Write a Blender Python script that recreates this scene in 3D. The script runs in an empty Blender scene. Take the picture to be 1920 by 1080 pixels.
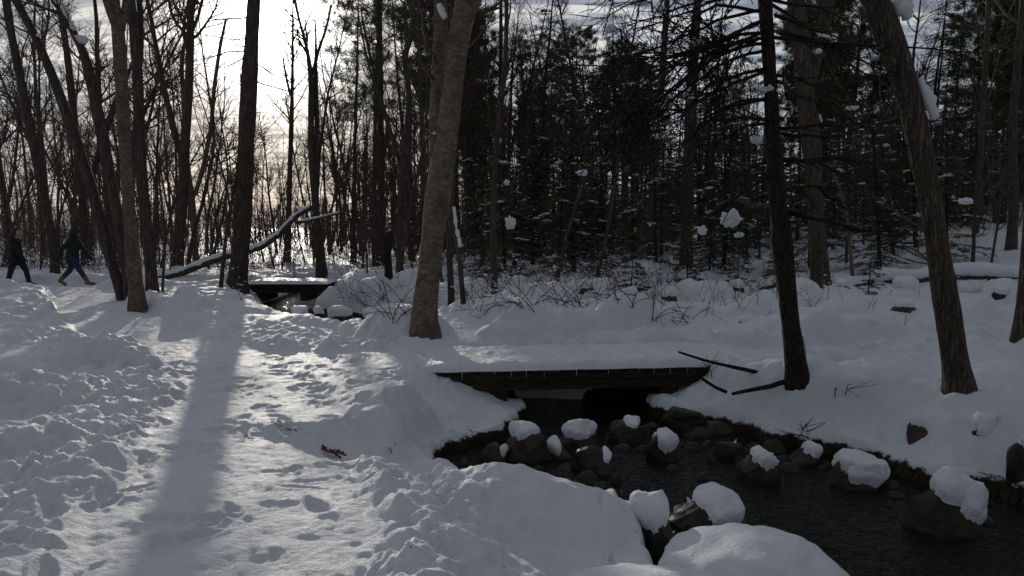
import bpy, math, random
import numpy as np
from mathutils import Vector, Matrix, noise as mnoise

random.seed(5)
rng = np.random.default_rng(11)
R = math.radians
sc = bpy.context.scene
C = sc.collection

# ------------------------------------------------------------------ camera
PITCH = math.atan(115 / 1400)
EYE = 1.6
cd = bpy.data.cameras.new('camera'); cam = bpy.data.objects.new('camera', cd); C.objects.link(cam)
cam.location = (0, 0, EYE); cam.rotation_euler = (R(90) - PITCH, 0, 0)
cd.sensor_width = 36; cd.lens = 36 * 1400 / 1920; cd.clip_start = 0.05; cd.clip_end = 3000
sc.camera = cam
FW = np.array([0, math.cos(PITCH), -math.sin(PITCH)]); UP = np.array([0, math.sin(PITCH), math.cos(PITCH)]); RT = np.array([1., 0, 0])

def ray(px, py): return FW * 1400 + RT * (px - 960) + UP * (540 - py)
def at_y(px, py, Y):
    v = ray(px, py); return np.array([0, 0, EYE]) + v * (Y / v[1])
def on_z(px, py, z):
    v = ray(px, py); return np.array([0, 0, EYE]) + v * ((z - EYE) / v[2])

# ------------------------------------------------------------------ light
_s = ray(500, 60); _s = _s / np.linalg.norm(_s)
SUN_EL = math.asin(_s[2]); SUN_AZ = math.atan2(_s[0], _s[1])     # azimuth from +Y towards +X
sd_ = bpy.data.lights.new('sun', 'SUN'); sun = bpy.data.objects.new('sun', sd_); C.objects.link(sun)
sd_.energy = 1.75; sd_.angle = R(0.6); sd_.color = (1.0, 0.93, 0.82)
sun.rotation_euler = Vector(_s).to_track_quat('Z', 'Y').to_euler()
sun.location = (-20, 60, 20)

world = bpy.data.worlds.new('World'); sc.world = world; world.use_nodes = True
nt = world.node_tree; N = nt.nodes; L = nt.links; N.clear()
def wn(t, **k):
    n = N.new(t)
    for a, b in k.items(): setattr(n, a, b)
    return n
def wmath(op, a, b=None, c=None):
    n = N.new('ShaderNodeMath'); n.operation = op
    for i, v in enumerate((a, b, c)):
        if v is None: continue
        if isinstance(v, (int, float)): n.inputs[i].default_value = v
        else: L.new(v, n.inputs[i])
    return n.outputs[0]
out = wn('ShaderNodeOutputWorld')
sky = wn('ShaderNodeTexSky', sky_type='NISHITA', sun_disc=False, sun_elevation=SUN_EL, sun_rotation=SUN_AZ, air_density=1.0, dust_density=1.5, ozone_density=1.2)
bg1 = wn('ShaderNodeBackground'); L.new(sky.outputs[0], bg1.inputs[0]); bg1.inputs[1].default_value = 0.05; bg1.inputs[0].default_value = (1, 1, 1, 1)
tc = wn('ShaderNodeTexCoord')
dot = wn('ShaderNodeVectorMath', operation='DOT_PRODUCT'); L.new(tc.outputs['Generated'], dot.inputs[0]); dot.inputs[1].default_value = tuple(_s)
ang = wmath('ARCCOSINE', wmath('MINIMUM', dot.outputs['Value'], 0.99999))
g1 = wmath('MULTIPLY', wmath('EXPONENT', wmath('DIVIDE', ang, -0.30)), 0.78)
g2 = wmath('MULTIPLY', wmath('EXPONENT', wmath('MULTIPLY', wmath('POWER', wmath('DIVIDE', ang, 0.062), 2), -1)), 5.0)
g3 = wmath('MULTIPLY', wmath('EXPONENT', wmath('DIVIDE', ang, -0.10)), 0.20)
# wind-combed cloud deck seen from below
sep = wn('ShaderNodeSeparateXYZ'); L.new(tc.outputs['Generated'], sep.inputs[0])
zz = wmath('ADD', wmath('MAXIMUM', sep.outputs[2], 0.0), 0.10)
cmb = wn('ShaderNodeCombineXYZ'); L.new(wmath('DIVIDE', sep.outputs[0], zz), cmb.inputs[0]); L.new(wmath('DIVIDE', sep.outputs[1], zz), cmb.inputs[1])
mp = wn('ShaderNodeMapping'); L.new(cmb.outputs[0], mp.inputs[0]); mp.inputs['Rotation'].default_value = (0, 0, R(24)); mp.inputs['Scale'].default_value = (0.7, 2.6, 1)
n1 = wn('ShaderNodeTexNoise'); L.new(mp.outputs[0], n1.inputs[0]); n1.inputs['Scale'].default_value = 3.0; n1.inputs['Detail'].default_value = 9; n1.inputs['Roughness'].default_value = 0.62; n1.inputs['Distortion'].default_value = 0.5
cr = wn('ShaderNodeValToRGB'); L.new(n1.outputs[0], cr.inputs[0]); cr.color_ramp.elements[0].position = 0.43; cr.color_ramp.elements[1].position = 0.58
cov = wmath('MULTIPLY', cr.outputs[0], 1.0)
# thin veil brightness: clouds scatter forward towards the sun
g1 = wmath('EXPONENT', wmath('MULTIPLY', wmath('POWER', wmath('DIVIDE', ang, 0.95), 2), -1))
cl = wmath('ADD', wmath('MULTIPLY', g1, wmath('ADD', wmath('MULTIPLY', cov, 0.29), 0.11)), wmath('ADD', wmath('MULTIPLY', cov, 0.08), 0.105))
tot = wmath('ADD', wmath('ADD', cl, g2), g3)
warm = wn('ShaderNodeMix', data_type='RGBA'); L.new(wmath('MINIMUM', wmath('ADD', wmath('MULTIPLY', wmath('EXPONENT', wmath('DIVIDE', ang, -0.16)), 1.0), wmath('MULTIPLY', cov, 0.75)), 1.0), warm.inputs[0])
warm.inputs[6].default_value = (0.78, 0.90, 1.12, 1); warm.inputs[7].default_value = (1.0, 0.97, 0.92, 1)
bg2 = wn('ShaderNodeBackground'); L.new(warm.outputs[2], bg2.inputs[0]); L.new(tot, bg2.inputs[1])
add = wn('ShaderNodeMixShader'); add.inputs[0].default_value = 0.92; L.new(bg1.outputs[0], add.inputs[1]); L.new(bg2.outputs[0], add.inputs[2])
L.new(add.outputs[0], out.inputs[0])

vs = sc.view_settings
vs.view_transform = 'Standard'; vs.look = 'None'; vs.exposure = 0.57; vs.gamma = 1.0; vs.use_curve_mapping = False
sc.cycles.max_bounces = 5; sc.cycles.diffuse_bounces = 3; sc.cycles.glossy_bounces = 3
sc.cycles.sample_clamp_indirect = 4.0; sc.cycles.use_denoising = True

# ------------------------------------------------------------------ helpers
def tag(o, label=None, cat=None, group=None, kind=None):
    if label: o['label'] = label
    if cat: o['category'] = cat
    if group: o['group'] = group
    if kind: o['kind'] = kind
    return o
def empty(name, loc=(0, 0, 0), rz=0.0):
    o = bpy.data.objects.new(name, None); C.objects.link(o); o.location = tuple(float(a) for a in loc); o.rotation_euler = (0, 0, rz); o.empty_display_size = .1
    return o
class Geo:
    """collects quads / triangles (triangles as quads with a repeated index are avoided: separate lists)"""
    def __init__(s): s.v = []; s.q = []; s.t = []; s.n = 0; s.mq = []; s.mt = []
    def add(s, V, Q=None, T=None, mi=0):
        V = np.asarray(V, float).reshape(-1, 3); s.v.append(V)
        if Q is not None and len(Q): Q = np.asarray(Q, int); s.q.append(Q + s.n); s.mq.append(np.full(len(Q), mi))
        if T is not None and len(T): T = np.asarray(T, int); s.t.append(T + s.n); s.mt.append(np.full(len(T), mi))
        s.n += len(V)
    def tube(s, pts, rad, k=6, mi=0, rough=0.0, twist=None, caps=True):
        P = np.asarray(pts, float); n = len(P); rad = np.asarray(rad, float)
        D = np.gradient(P, axis=0); D /= np.linalg.norm(D, axis=1)[:, None] + 1e-9
        ref = np.array([1., 0, 0]) if abs(D[0][0]) < .8 else np.array([0, 1., 0])
        A = np.cross(D, ref); A /= np.linalg.norm(A, axis=1)[:, None] + 1e-9
        B = np.cross(D, A)
        a = np.arange(k) * 2 * math.pi / k
        rr = rad[:, None] * np.ones((1, k))
        if rough: rr = rr * (1 + rough * (rng.random((n, k)) - .5))
        V = P[:, None] + rr[..., None] * (np.cos(a)[None, :, None] * A[:, None] + np.sin(a)[None, :, None] * B[:, None])
        i = np.arange(n - 1)[:, None] * k; j = np.arange(k)[None]; j2 = (j + 1) % k
        Q = np.stack([i + j, i + j2, i + k + j2, i + k + j], -1).reshape(-1, 4)
        T = []
        V = V.reshape(-1, 3)
        if caps:
            V = np.vstack([V, P[-1] + D[-1] * rad[-1] * .4, P[0] - D[0] * rad[0] * .1])
            b = (n - 1) * k
            T = [[b + x, b + (x + 1) % k, n * k] for x in range(k)] + [[(x + 1) % k, x, n * k + 1] for x in range(k)]
        s.add(V, Q, T, mi)
    def box(s, c, h, M=None, mi=0):
        V = np.array([[x, y, z] for x in (-1, 1) for y in (-1, 1) for z in (-1, 1)], float) * np.array(h)
        if M is not None: V = V @ np.array(M).T
        s.add(V + np.array(c), [[0, 1, 3, 2], [4, 6, 7, 5], [0, 4, 5, 1], [2, 3, 7, 6], [0, 2, 6, 4], [1, 5, 7, 3]], mi=mi)
    def mesh(s, name, mats, smooth=True):
        me = bpy.data.meshes.new(name)
        V = np.vstack(s.v) if s.v else np.zeros((0, 3))
        Q = np.vstack(s.q) if s.q else np.zeros((0, 4), int); T = np.vstack(s.t) if s.t else np.zeros((0, 3), int)
        me.vertices.add(len(V)); me.vertices.foreach_set('co', V.astype(np.float32).ravel())
        nl = Q.size + T.size; me.loops.add(nl); me.loops.foreach_set('vertex_index', np.concatenate([Q.ravel(), T.ravel()]).astype(np.int32))
        nf = len(Q) + len(T); me.polygons.add(nf)
        st = np.concatenate([np.arange(len(Q)) * 4, Q.size + np.arange(len(T)) * 3]).astype(np.int32)
        me.polygons.foreach_set('loop_start', st)
        mi = np.concatenate([np.concatenate(s.mq) if s.mq else [], np.concatenate(s.mt) if s.mt else []]).astype(np.int32)
        me.polygons.foreach_set('material_index', mi)
        me.update(calc_edges=True); me.validate()
        me.polygons.foreach_set('use_smooth', np.full(len(me.polygons), smooth))
        for m in (mats if isinstance(mats, (list, tuple)) else [mats]): me.materials.append(m)
        return me
    def obj(s, name, mats, parent=None, smooth=True, loc=None):
        o = bpy.data.objects.new(name, s.mesh(name, mats, smooth)); C.objects.link(o)
        if parent is not None: o.parent = parent
        if loc is not None: o.location = loc
        return o

def unit(v): v = np.asarray(v, float); return v / (np.linalg.norm(v) + 1e-9)

# vectorised 2-D gradient noise
_perm = rng.permutation(256); _perm = np.concatenate([_perm, _perm]); _ga = rng.random(256) * 2 * math.pi
def pn(x, y):
    xi = np.floor(x).astype(int); yi = np.floor(y).astype(int); xf = x - xi; yf = y - yi
    xi &= 255; yi &= 255
    u = xf * xf * xf * (xf * (xf * 6 - 15) + 10); v = yf * yf * yf * (yf * (yf * 6 - 15) + 10)
    def g(a, b, dx, dy):
        h = _perm[_perm[a & 255] + (b & 255)]; t = _ga[h]; return np.cos(t) * dx + np.sin(t) * dy
    n00 = g(xi, yi, xf, yf); n10 = g(xi + 1, yi, xf - 1, yf); n01 = g(xi, yi + 1, xf, yf - 1); n11 = g(xi + 1, yi + 1, xf - 1, yf - 1)
    return ((n00 * (1 - u) + n10 * u) * (1 - v) + (n01 * (1 - u) + n11 * u) * v) * 1.4
def domes(x, y, cell, seed):
    """pillowy snow: overlapping round caps of random size, one per cell"""
    x = x / cell; y = y / cell; xi = np.floor(x).astype(int); yi = np.floor(y).astype(int); best = np.zeros_like(x)
    for a in (-1, 0, 1):
        for b in (-1, 0, 1):
            cx = xi + a; cy = yi + b
            h = _perm[_perm[(cx + seed) & 255] + ((cy + seed * 3) & 255)]; h2 = _perm[h + 17]; h3 = _perm[h + 91]
            px = cx + h / 255.; py = cy + h2 / 255.; r = 0.35 + 0.55 * (h3 / 255.)
            d2 = ((x - px) ** 2 + (y - py) ** 2) / r ** 2
            best = np.maximum(best, np.where(d2 < 1, r * (1 - np.minimum(d2, 1)) ** 0.8, 0))
    return best
def ss(t): t = np.clip(t, 0, 1); return t * t * (3 - 2 * t)
def segdist(x, y, pl):
    best = np.full(x.shape, 1e9)
    for (ax, ay), (bx, by) in zip(pl[:-1], pl[1:]):
        dx, dy = bx - ax, by - ay; t = np.clip(((x - ax) * dx + (y - ay) * dy) / (dx * dx + dy * dy), 0, 1)
        best = np.minimum(best, np.hypot(x - ax - t * dx, y - ay - t * dy))
    return best
def inside(x, y, poly):
    r = np.zeros(x.shape, bool); n = len(poly)
    for i in range(n):
        ax, ay = poly[i]; bx, by = poly[(i + 1) % n]
        c = ((ay > y) != (by > y)) & (x < (bx - ax) * (y - ay) / (by - ay + 1e-12) + ax); r ^= c
    return r

# ------------------------------------------------------------------ materials
def mat(name):
    m = bpy.data.materials.new(name); m.use_nodes = True; t = m.node_tree; t.nodes.clear()
    o = t.nodes.new('ShaderNodeOutputMaterial'); b = t.nodes.new('ShaderNodeBsdfPrincipled'); t.links.new(b.outputs[0], o.inputs[0])
    return m, t, b
def nz(t, vec, scale, detail=4, rough=.55, dist=0.0):
    n = t.nodes.new('ShaderNodeTexNoise'); n.inputs['Scale'].default_value = scale; n.inputs['Detail'].default_value = detail
    n.inputs['Roughness'].default_value = rough; n.inputs['Distortion'].default_value = dist
    if vec is not None: t.links.new(vec, n.inputs[0])
    return n.outputs[0]
def vec(t, scale=(1, 1, 1), src='Object', rot=(0, 0, 0)):
    c = t.nodes.new('ShaderNodeTexCoord'); m = t.nodes.new('ShaderNodeMapping'); m.inputs['Scale'].default_value = scale; m.inputs['Rotation'].default_value = rot
    t.links.new(c.outputs[src], m.inputs[0]); return m.outputs[0]
def ramp(t, f, stops):
    r = t.nodes.new('ShaderNodeValToRGB'); t.links.new(f, r.inputs[0]); e = r.color_ramp.elements
    while len(e) < len(stops): e.new(.5)
    for el, (p, c) in zip(e, stops):
        el.position = p; el.color = (c[0], c[1], c[2], 1) if isinstance(c, (tuple, list)) else (c, c, c, 1)
    return r.outputs[0]
def bump(t, b, h, strength, dist, prev=None):
    n = t.nodes.new('ShaderNodeBump'); n.inputs['Strength'].default_value = strength; n.inputs['Distance'].default_value = dist
    t.links.new(h, n.inputs['Height'])
    if prev is not None: t.links.new(prev, n.inputs['Normal'])
    t.links.new(n.outputs[0], b.inputs['Normal']); return n.outputs[0]
def mixc(t, f, a, b):
    n = t.nodes.new('ShaderNodeMix'); n.data_type = 'RGBA'
    for i, v in ((0, f), (6, a), (7, b)):
        if isinstance(v, tuple): n.inputs[i].default_value = v + (1,)
        elif isinstance(v, float): n.inputs[i].default_value = v
        else: t.links.new(v, n.inputs[i])
    return n.outputs[2]

SNOWC = (0.76, 0.78, 0.82)
def snow_mat(name, fine=1.0, soil=False, col=SNOWC, rough=.5, litter=0.0):
    m, t, b = mat(name)
    v = vec(t, src='Object')
    tone = ramp(t, nz(t, v, 1.3, 5, .6), [(.3, tuple(c * .93 for c in col)), (.7, col)])
    if litter:
        sp = nz(t, v, 38, 3, .6); k = nz(t, v, 1.1, 3)
        f1 = ramp(t, sp, [(.665, 0.0), (.70, 1.0)]); f2 = ramp(t, k, [(.48, 0.0), (.6, litter)])
        mu = t.nodes.new('ShaderNodeMath'); mu.operation = 'MULTIPLY'; t.links.new(f1, mu.inputs[0]); t.links.new(f2, mu.inputs[1])
        tone = mixc(t, mu.outputs[0], tone, (.07, .045, .03))
    h1 = nz(t, v, 22, 7, .66); n1 = bump(t, b, h1, .75 * fine, .035)
    h2 = nz(t, v, 110, 3, .6); bump(t, b, h2, .35 * fine, .01, n1)
    b.inputs['Roughness'].default_value = rough; b.inputs['Specular IOR Level'].default_value = .04
    if soil:
        a = t.nodes.new('ShaderNodeAttribute'); a.attribute_name = 'soil'
        s = ramp(t, nz(t, v, 7, 6, .7), [(.3, (.012, .010, .008)), (.55, (.035, .028, .02)), (.75, (.05, .042, .022))])
        ad = t.nodes.new('ShaderNodeMath'); ad.operation = 'ADD'; t.links.new(a.outputs['Fac'], ad.inputs[0])
        nn = t.nodes.new('ShaderNodeMath'); nn.operation = 'MULTIPLY_ADD'; t.links.new(nz(t, v, 18, 4, .7), nn.inputs[0]); nn.inputs[1].default_value = .6; nn.inputs[2].default_value = -.3
        t.links.new(nn.outputs[0], ad.inputs[1])
        f = ramp(t, ad.outputs[0], [(.47, 0.0), (.53, 1.0)])
        ge = t.nodes.new('ShaderNodeNewGeometry'); sx = t.nodes.new('ShaderNodeSeparateXYZ'); t.links.new(ge.outputs['Position'], sx.inputs[0])
        n2 = t.nodes.new('ShaderNodeMath'); n2.operation = 'MULTIPLY_ADD'; t.links.new(nz(t, v, 9, 4, .7), n2.inputs[0]); n2.inputs[1].default_value = .16; n2.inputs[2].default_value = -.57
        su = t.nodes.new('ShaderNodeMath'); su.operation = 'SUBTRACT'; t.links.new(n2.outputs[0], su.inputs[0]); t.links.new(sx.outputs[2], su.inputs[1])
        st = ramp(t, su.outputs[0], [(0.0, 0.0), (.025, 1.0)])
        a2 = t.nodes.new('ShaderNodeAttribute'); a2.attribute_name = 'bank'; mu2 = t.nodes.new('ShaderNodeMath'); mu2.operation = 'MULTIPLY'; t.links.new(st, mu2.inputs[0]); t.links.new(a2.outputs['Fac'], mu2.inputs[1])
        mx = t.nodes.new('ShaderNodeMath'); mx.operation = 'MAXIMUM'; t.links.new(f, mx.inputs[0]); t.links.new(mu2.outputs[0], mx.inputs[1]); f = mx.outputs[0]
        tone = mixc(t, f, tone, s)
    if isinstance(tone, tuple): b.inputs['Base Color'].default_value = tone + (1,)
    else: t.links.new(tone, b.inputs['Base Color'])
    return m
M_GROUND = snow_mat('fresh_snow', 1.0, soil=True, litter=.8)
M_PATH = snow_mat('packed_snow', 1.0, soil=True, rough=.5, col=(.75, .77, .81))
M_SNOW = snow_mat('loose_snow', .7)

def bark_mat(name, dark, light, zs=.22, sc_=14, bstr=.9, moss=None, lent=False):
    m, t, b = mat(name)
    v = vec(t, (1, 1, zs)); f = nz(t, v, sc_, 7, .68, .4)
    c = ramp(t, f, [(.33, dark), (.62, light)])
    vo = t.nodes.new('ShaderNodeTexVoronoi'); vo.feature = 'DISTANCE_TO_EDGE'; vo.inputs['Scale'].default_value = sc_ * 1.3; vv_ = t.nodes.new('ShaderNodeVectorMath'); vv_.operation = 'ADD'; t.links.new(vec(t, (1, 1, zs * .8)), vv_.inputs[0]); n_d = t.nodes.new('ShaderNodeTexNoise'); n_d.inputs['Scale'].default_value = sc_ * .5; t.links.new(vec(t, (1, 1, .4)), n_d.inputs[0]); v_s = t.nodes.new('ShaderNodeVectorMath'); v_s.operation = 'SCALE'; v_s.inputs['Scale'].default_value = .09; t.links.new(n_d.outputs['Color'], v_s.inputs[0]); t.links.new(v_s.outputs[0], vv_.inputs[1]); t.links.new(vv_.outputs[0], vo.inputs[0])
    if not lent: c = mixc(t, ramp(t, vo.outputs[0], [(.02, .5), (.18, 0.0)]), c, tuple(x * .45 for x in dark))
    big = nz(t, vec(t), 1.7, 4, .6)
    c = mixc(t, ramp(t, big, [(.4, 0.0), (.7, .6)]), c, tuple(x * .55 for x in light))
    hh = f
    if lent:
        l = nz(t, vec(t, (1.2, 1.2, 9)), 7, 4, .7)
        c = mixc(t, ramp(t, l, [(.50, 0.0), (.60, .85)]), c, tuple(x * .35 for x in light)); hh = l; pp = nz(t, vec(t), 4.5, 6, .75, .8); c = mixc(t, ramp(t, pp, [(.50, 0.0), (.58, .7)]), c, tuple(x * .3 for x in light))
    if moss:
        g = nz(t, vec(t), 3.1, 5, .7); c = mixc(t, ramp(t, g, [(.55, 0.0), (.7, .7)]), c, moss)
    t.links.new(c, b.inputs['Base Color']); b.inputs['Roughness'].default_value = .9; b.inputs['Specular IOR Level'].default_value = .2
    pv = bump(t, b, hh, bstr, .03)
    if not lent: bump(t, b, ramp(t, vo.outputs[0], [(.0, 0.0), (.25, 1.0)]), bstr, .02, pv)
    return m
M_BARK = bark_mat('grey_brown_bark', (.040, .031, .026), (.14, .11, .09))
M_BARKR = bark_mat('furrowed_bark', (.035, .028, .022), (.18, .14, .105), zs=.16, sc_=22, bstr=1.0, moss=(.07, .065, .035))
M_BARKD = bark_mat('dark_flaky_bark', (.018, .014, .012), (.08, .062, .05), zs=.5, sc_=26, bstr=1.0)
M_BIRCH = bark_mat('birch_bark', (.07, .056, .044), (.24, .185, .14), zs=2.2, sc_=9, bstr=.6, lent=True)
M_BIRCHY = bark_mat('yellow_birch_bark', (.09, .072, .056), (.29, .23, .175), zs=1.6, sc_=9, bstr=.8, lent=True, moss=(.10, .045, .03))
M_TWIG = bark_mat('twig_bark', (.06, .044, .035), (.15, .11, .088), sc_=8, bstr=.2)
M_RED = bark_mat('reddish_twig_bark', (.05, .026, .020), (.11, .055, .042), sc_=8, bstr=.2)
M_PALE = bark_mat('weathered_dead_wood', (.10, .075, .055), (.25, .19, .14), sc_=16, bstr=.5)

def simple(name, c1, c2, s=10, rough=.8, bs=.3, spec=.3, metal=0):
    m, t, b = mat(name); f = nz(t, vec(t), s, 5, .6)
    t.links.new(ramp(t, f, [(.3, c1), (.7, c2)]), b.inputs['Base Color']); b.inputs['Roughness'].default_value = rough; b.inputs['Specular IOR Level'].default_value = spec
    if bs: bump(t, b, f, bs, .02)
    return m
M_NEEDLE = simple('dark_needles', (.034, .052, .024), (.08, .105, .045), 4, .7, 0)
M_NEEDLEP = simple('pine_needles', (.038, .055, .024), (.085, .105, .045), 4, .7, 0)
M_ROCK = simple('wet_dark_stone', (.008, .0075, .006), (.040, .034, .026), 5, .5, .9, .3)
M_ROCKB = simple('brown_stone', (.022, .018, .013), (.085, .066, .050), 7, .65, .9, .3)
M_ROCKM = simple('mossy_stone', (.013, .013, .009), (.055, .051, .034), 6, .7, .9, .3)
M_WOOD = bark_mat('wet_bridge_timber', (.020, .015, .011), (.060, .046, .033), zs=5, sc_=4, bstr=.5)
M_ICE, _t, _b = mat('ice'); _b.inputs['Base Color'].default_value = (.85, .9, .95, 1); _b.inputs['Roughness'].default_value = .15; _b.inputs['Transmission Weight'].default_value = .6; _b.inputs['IOR'].default_value = 1.31
M_LEAF = simple('dry_oak_leaf', (.08, .03, .015), (.21, .08, .036), 30, .8, .3)
M_BEECH = simple('withered_beech_leaf', (.16, .075, .035), (.28, .15, .075), 9, .8, 0)
M_COAT = simple('black_coat', (.010, .009, .011), (.022, .02, .024), 30, .8, .2)
M_COATG = simple('dark_green_coat', (.010, .016, .011), (.024, .034, .022), 30, .8, .2)
M_JEANS = simple('blue_jeans', (.016, .028, .060), (.035, .055, .11), 25, .9, .2)
M_JEANSD = simple('dark_navy_jeans', (.012, .017, .032), (.022, .03, .055), 25, .9, .2)
M_BOOT = simple('black_boot', (.010, .009, .008), (.025, .02, .018), 20, .6, .2)
M_BOOTT = simple('tan_boot', (.16, .085, .035), (.30, .17, .075), 20, .7, .2)
M_SOLE = simple('dark_boot_sole', (.010, .010, .010), (.02, .02, .02), 20, .8, 0)
M_SKIN = simple('skin', (.42, .25, .18), (.52, .32, .24), 12, .6, 0)
M_HAIR = simple('dark_brown_hair', (.015, .010, .008), (.05, .03, .02), 60, .6, .3)
M_GRASS = simple('dead_bank_grass', (.05, .04, .02), (.12, .095, .05), 10, .9, 0)

# water: black, clear, wind and current ripples
M_WATER, _t, _b = mat('stream_water')
_b.inputs['Base Color'].default_value = (.010, .009, .007, 1); _b.inputs['Roughness'].default_value = .04; _b.inputs['IOR'].default_value = 1.33; _b.inputs['Specular IOR Level'].default_value = .9
_w1 = nz(_t, vec(_t, (1.0, 2.2, 1), rot=(0, 0, R(28))), 4.5, 4, .6, 1.4); _n = bump(_t, _b, _w1, 1.0, .35)
_w2 = nz(_t, vec(_t, (1.0, 2.2, 1), rot=(0, 0, R(-12))), 12, 4, .6, .6); bump(_t, _b, _w2, .9, .10, _n)

# ------------------------------------------------------------------ layout of the ground
ZW = -0.62
LEFT = [(0.6, -2.9), (.75, 2.6), (.86, 4.1), (.94, 5.0), (.78, 5.55), (.3, 5.85), (-.25, 6.0), (-.62, 6.35), (-.72, 6.8), (-.58, 7.2), (-.1, 7.6), (.10, 8.2), (.13, 8.9), (-.1, 9.5), (-.75, 10.6), (-1.0, 11.6), (-1.9, 12.1), (-2.5, 12.3), (-3.4, 12.9), (-4.9, 15.2), (-6.0, 17.2), (-6.7, 19), (-6.9, 21.5), (-7.4, 27)]
RIGHT = [(-6.0, 27), (-5.4, 21.5), (-5.2, 19.6), (-3.4, 17.7), (-1.7, 15.7), (-.9, 13.8), (-.55, 12.2), (-.45, 11.0), (-.2, 10.1), (.1, 9.62), (.95, 9.5), (1.4, 9.45), (1.6, 9.1), (1.7, 8.5), (2.46, 7.83), (2.75, 7.4), (3.07, 7.18), (3.37, 6.83), (3.58, 6.34), (3.92, 6.09), (4.06, 5.92), (4.6, 5.0), (5.2, 3.8), (5.6, 2), (6.0, -2.9)]
iL = LEFT.index((.13, 8.9)); iR = RIGHT.index((.1, 9.62))
STREAMS = [LEFT[:iL + 1] + [(.0, 9.4)] + RIGHT[iR:], LEFT[iL + 4:] + RIGHT[:iR - 3]]
_mr = np.random.default_rng(21)
def stream_sd(x, y):
    best = None
    for pg in STREAMS:
        d = segdist(x, y, pg + [pg[0]]); d = np.where(inside(x, y, pg), -d, d); best = d if best is None else np.minimum(best, d)
    return best
P_MAIN = [(-1.2, -2.6), (-1.4, 3.4), (-2.1, 6), (-2.85, 8.2), (-3.1, 9.0)]
P_LEFT = [(-3.2, 8.8), (-5.2, 10.7), (-8.2, 14.6), (-10.8, 18.8), (-13.5, 20.7)]
P_RIGHT = [(-3.2, 8.9), (-1.2, 9.05), (3.0, 9.55), (6, 10.9), (11, 13.6), (18, 16)]
P_FAR = [(-40, 20.6), (-13.5, 20.7), (-7.4, 20.6), (-5, 20.6), (-1, 21.2), (5, 25), (9, 31)]
PATHS = [(P_MAIN, .76), (P_LEFT, .75), (P_RIGHT, .62), (P_FAR, .75)]
BR_O = np.array([-1.15, 8.42]); BR_A = math.atan2(.46, 4.15); BR_L = 4.2; BR_W = 1.3
BU = np.array([math.cos(BR_A), math.sin(BR_A)]); BV = np.array([-BU[1], BU[0]])
# snow-covered bumps: x, y, rx, ry, height, yaw
MOUNDS = [(.25, 5.1, .80, .66, .27, .3), (.45, 4.75, .35, .3, .07, 0), (-5.95, 12.9, .72, .55, .30, 0), (-7.6, 13.7, .75, .6, .32, 0), (-8.3, 15.2, .7, .6, .35, 0), 
          (-4.75, 8.5, .85, .42, .34, -.2), (-4.6, 6.9, .95, .55, .22, 0), (-5.6, 7.9, .7, .5, .25, 0), (-3.7, 5.2, .55, .35, .15, .3), (-4.7, 4.6, .6, .5, .2, .3),
          (-1.62, 10.95, .75, .6, .56, 0), (-1.15, 7.25, .5, .4, .16, .4), (-1.25, 5.6, .5, .26, .10, .2),
          (.95, 11.3, 1.25, .5, .42, .08), (.0, 11.0, .6, .4, .28, 0), (-.2, 12.4, .45, .35, .3, 0),
          (3.3, 19.0, .85, .7, .75, 0), (2.2, 16.5, 1.4, .7, .35, 0), (4.6, 13.0, 1.0, .55, .38, .3), (5.6, 12.3, .6, .45, .28, 0), (6.3, 10.6, 1.0, .38, .30, .25), (4.2, 15.6, 1.2, .6, .3, 0),
          (4.02, 6.65, .5, .38, .2, 0), (4.75, 6.5, .42, .36, .26, .4), (3.1, 8.15, .5, .35, .12, 0), (5.4, 8.0, .8, .5, .2, .3), (7.2, 9.3, 1.0, .6, .22, 0), (2.6, 12.6, .8, .4, .3, 0),
          (-3.3, 18.6, .8, .5, .35, 0), (-2.4, 17.8, .7, .5, .3, 0), (-7.2, 18.6, .9, .5, .25, 0), (-1.2, 16.4, .8, .5, .35, 0), (.6, 14.6, .9, .5, .35, 0)]

for _ in range(34): MOUNDS.append((_mr.uniform(1.8, 10), _mr.uniform(11.2, 20), _mr.uniform(.28, .7), _mr.uniform(.22, .45), _mr.uniform(.15, .42), _mr.uniform(-.5, .5)))
for _ in range(16): MOUNDS.append((_mr.uniform(3.2, 8.5), _mr.uniform(8.6, 11.6), _mr.uniform(.25, .55), _mr.uniform(.2, .4), _mr.uniform(.10, .24), _mr.uniform(-.6, .6)))
for _ in range(14): MOUNDS.append((_mr.uniform(-5, 1.5), _mr.uniform(15.5, 20), _mr.uniform(.3, .6), _mr.uniform(.22, .4), _mr.uniform(.15, .35), 0))
_fr = np.random.default_rng(99); FEET = []
for pl, hw_ in PATHS[:3]:
    for (ax, ay), (bx, by_) in zip(pl[:-1], pl[1:]):
        Ls = math.hypot(bx - ax, by_ - ay); dr = math.atan2(by_ - ay, bx - ax)
        for _ in range(int(Ls * 15)):
            t_ = _fr.random(); o_ = _fr.normal(0, hw_ * .8); far = min(1.0, max(0.0, (abs(o_) - .5) / .5))
            FEET.append((ax + (bx - ax) * t_ - math.sin(dr) * o_, ay + (by_ - ay) * t_ + math.cos(dr) * o_, dr + _fr.normal(0, .3) + (math.pi if _fr.random() < .5 else 0), _fr.uniform(.85, 1.1), .004 + .035 * far))
for _ in range(200):
    FEET.append((_fr.uniform(-5.5, -.3), _fr.uniform(3, 9.5), _fr.uniform(0, 6.28), _fr.uniform(.85, 1.15), _fr.uniform(.012, .034)))
def base_height(x, y):
    z = 1.35 * ss((x - 4.5) / 12) * ss((y - 10.5) / 16)
    z = z + 2.5 * ss((x - 10) / 30) * ss((y - 25) / 40)
    z = z - .25 * ss((-x - 1) / 6) * ss((y - 24) / 5)
    z = z + .07 * pn(x * .33 + 9, y * .33) + .035 * pn(x * .9, y * .9 + 31)
    return z
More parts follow.
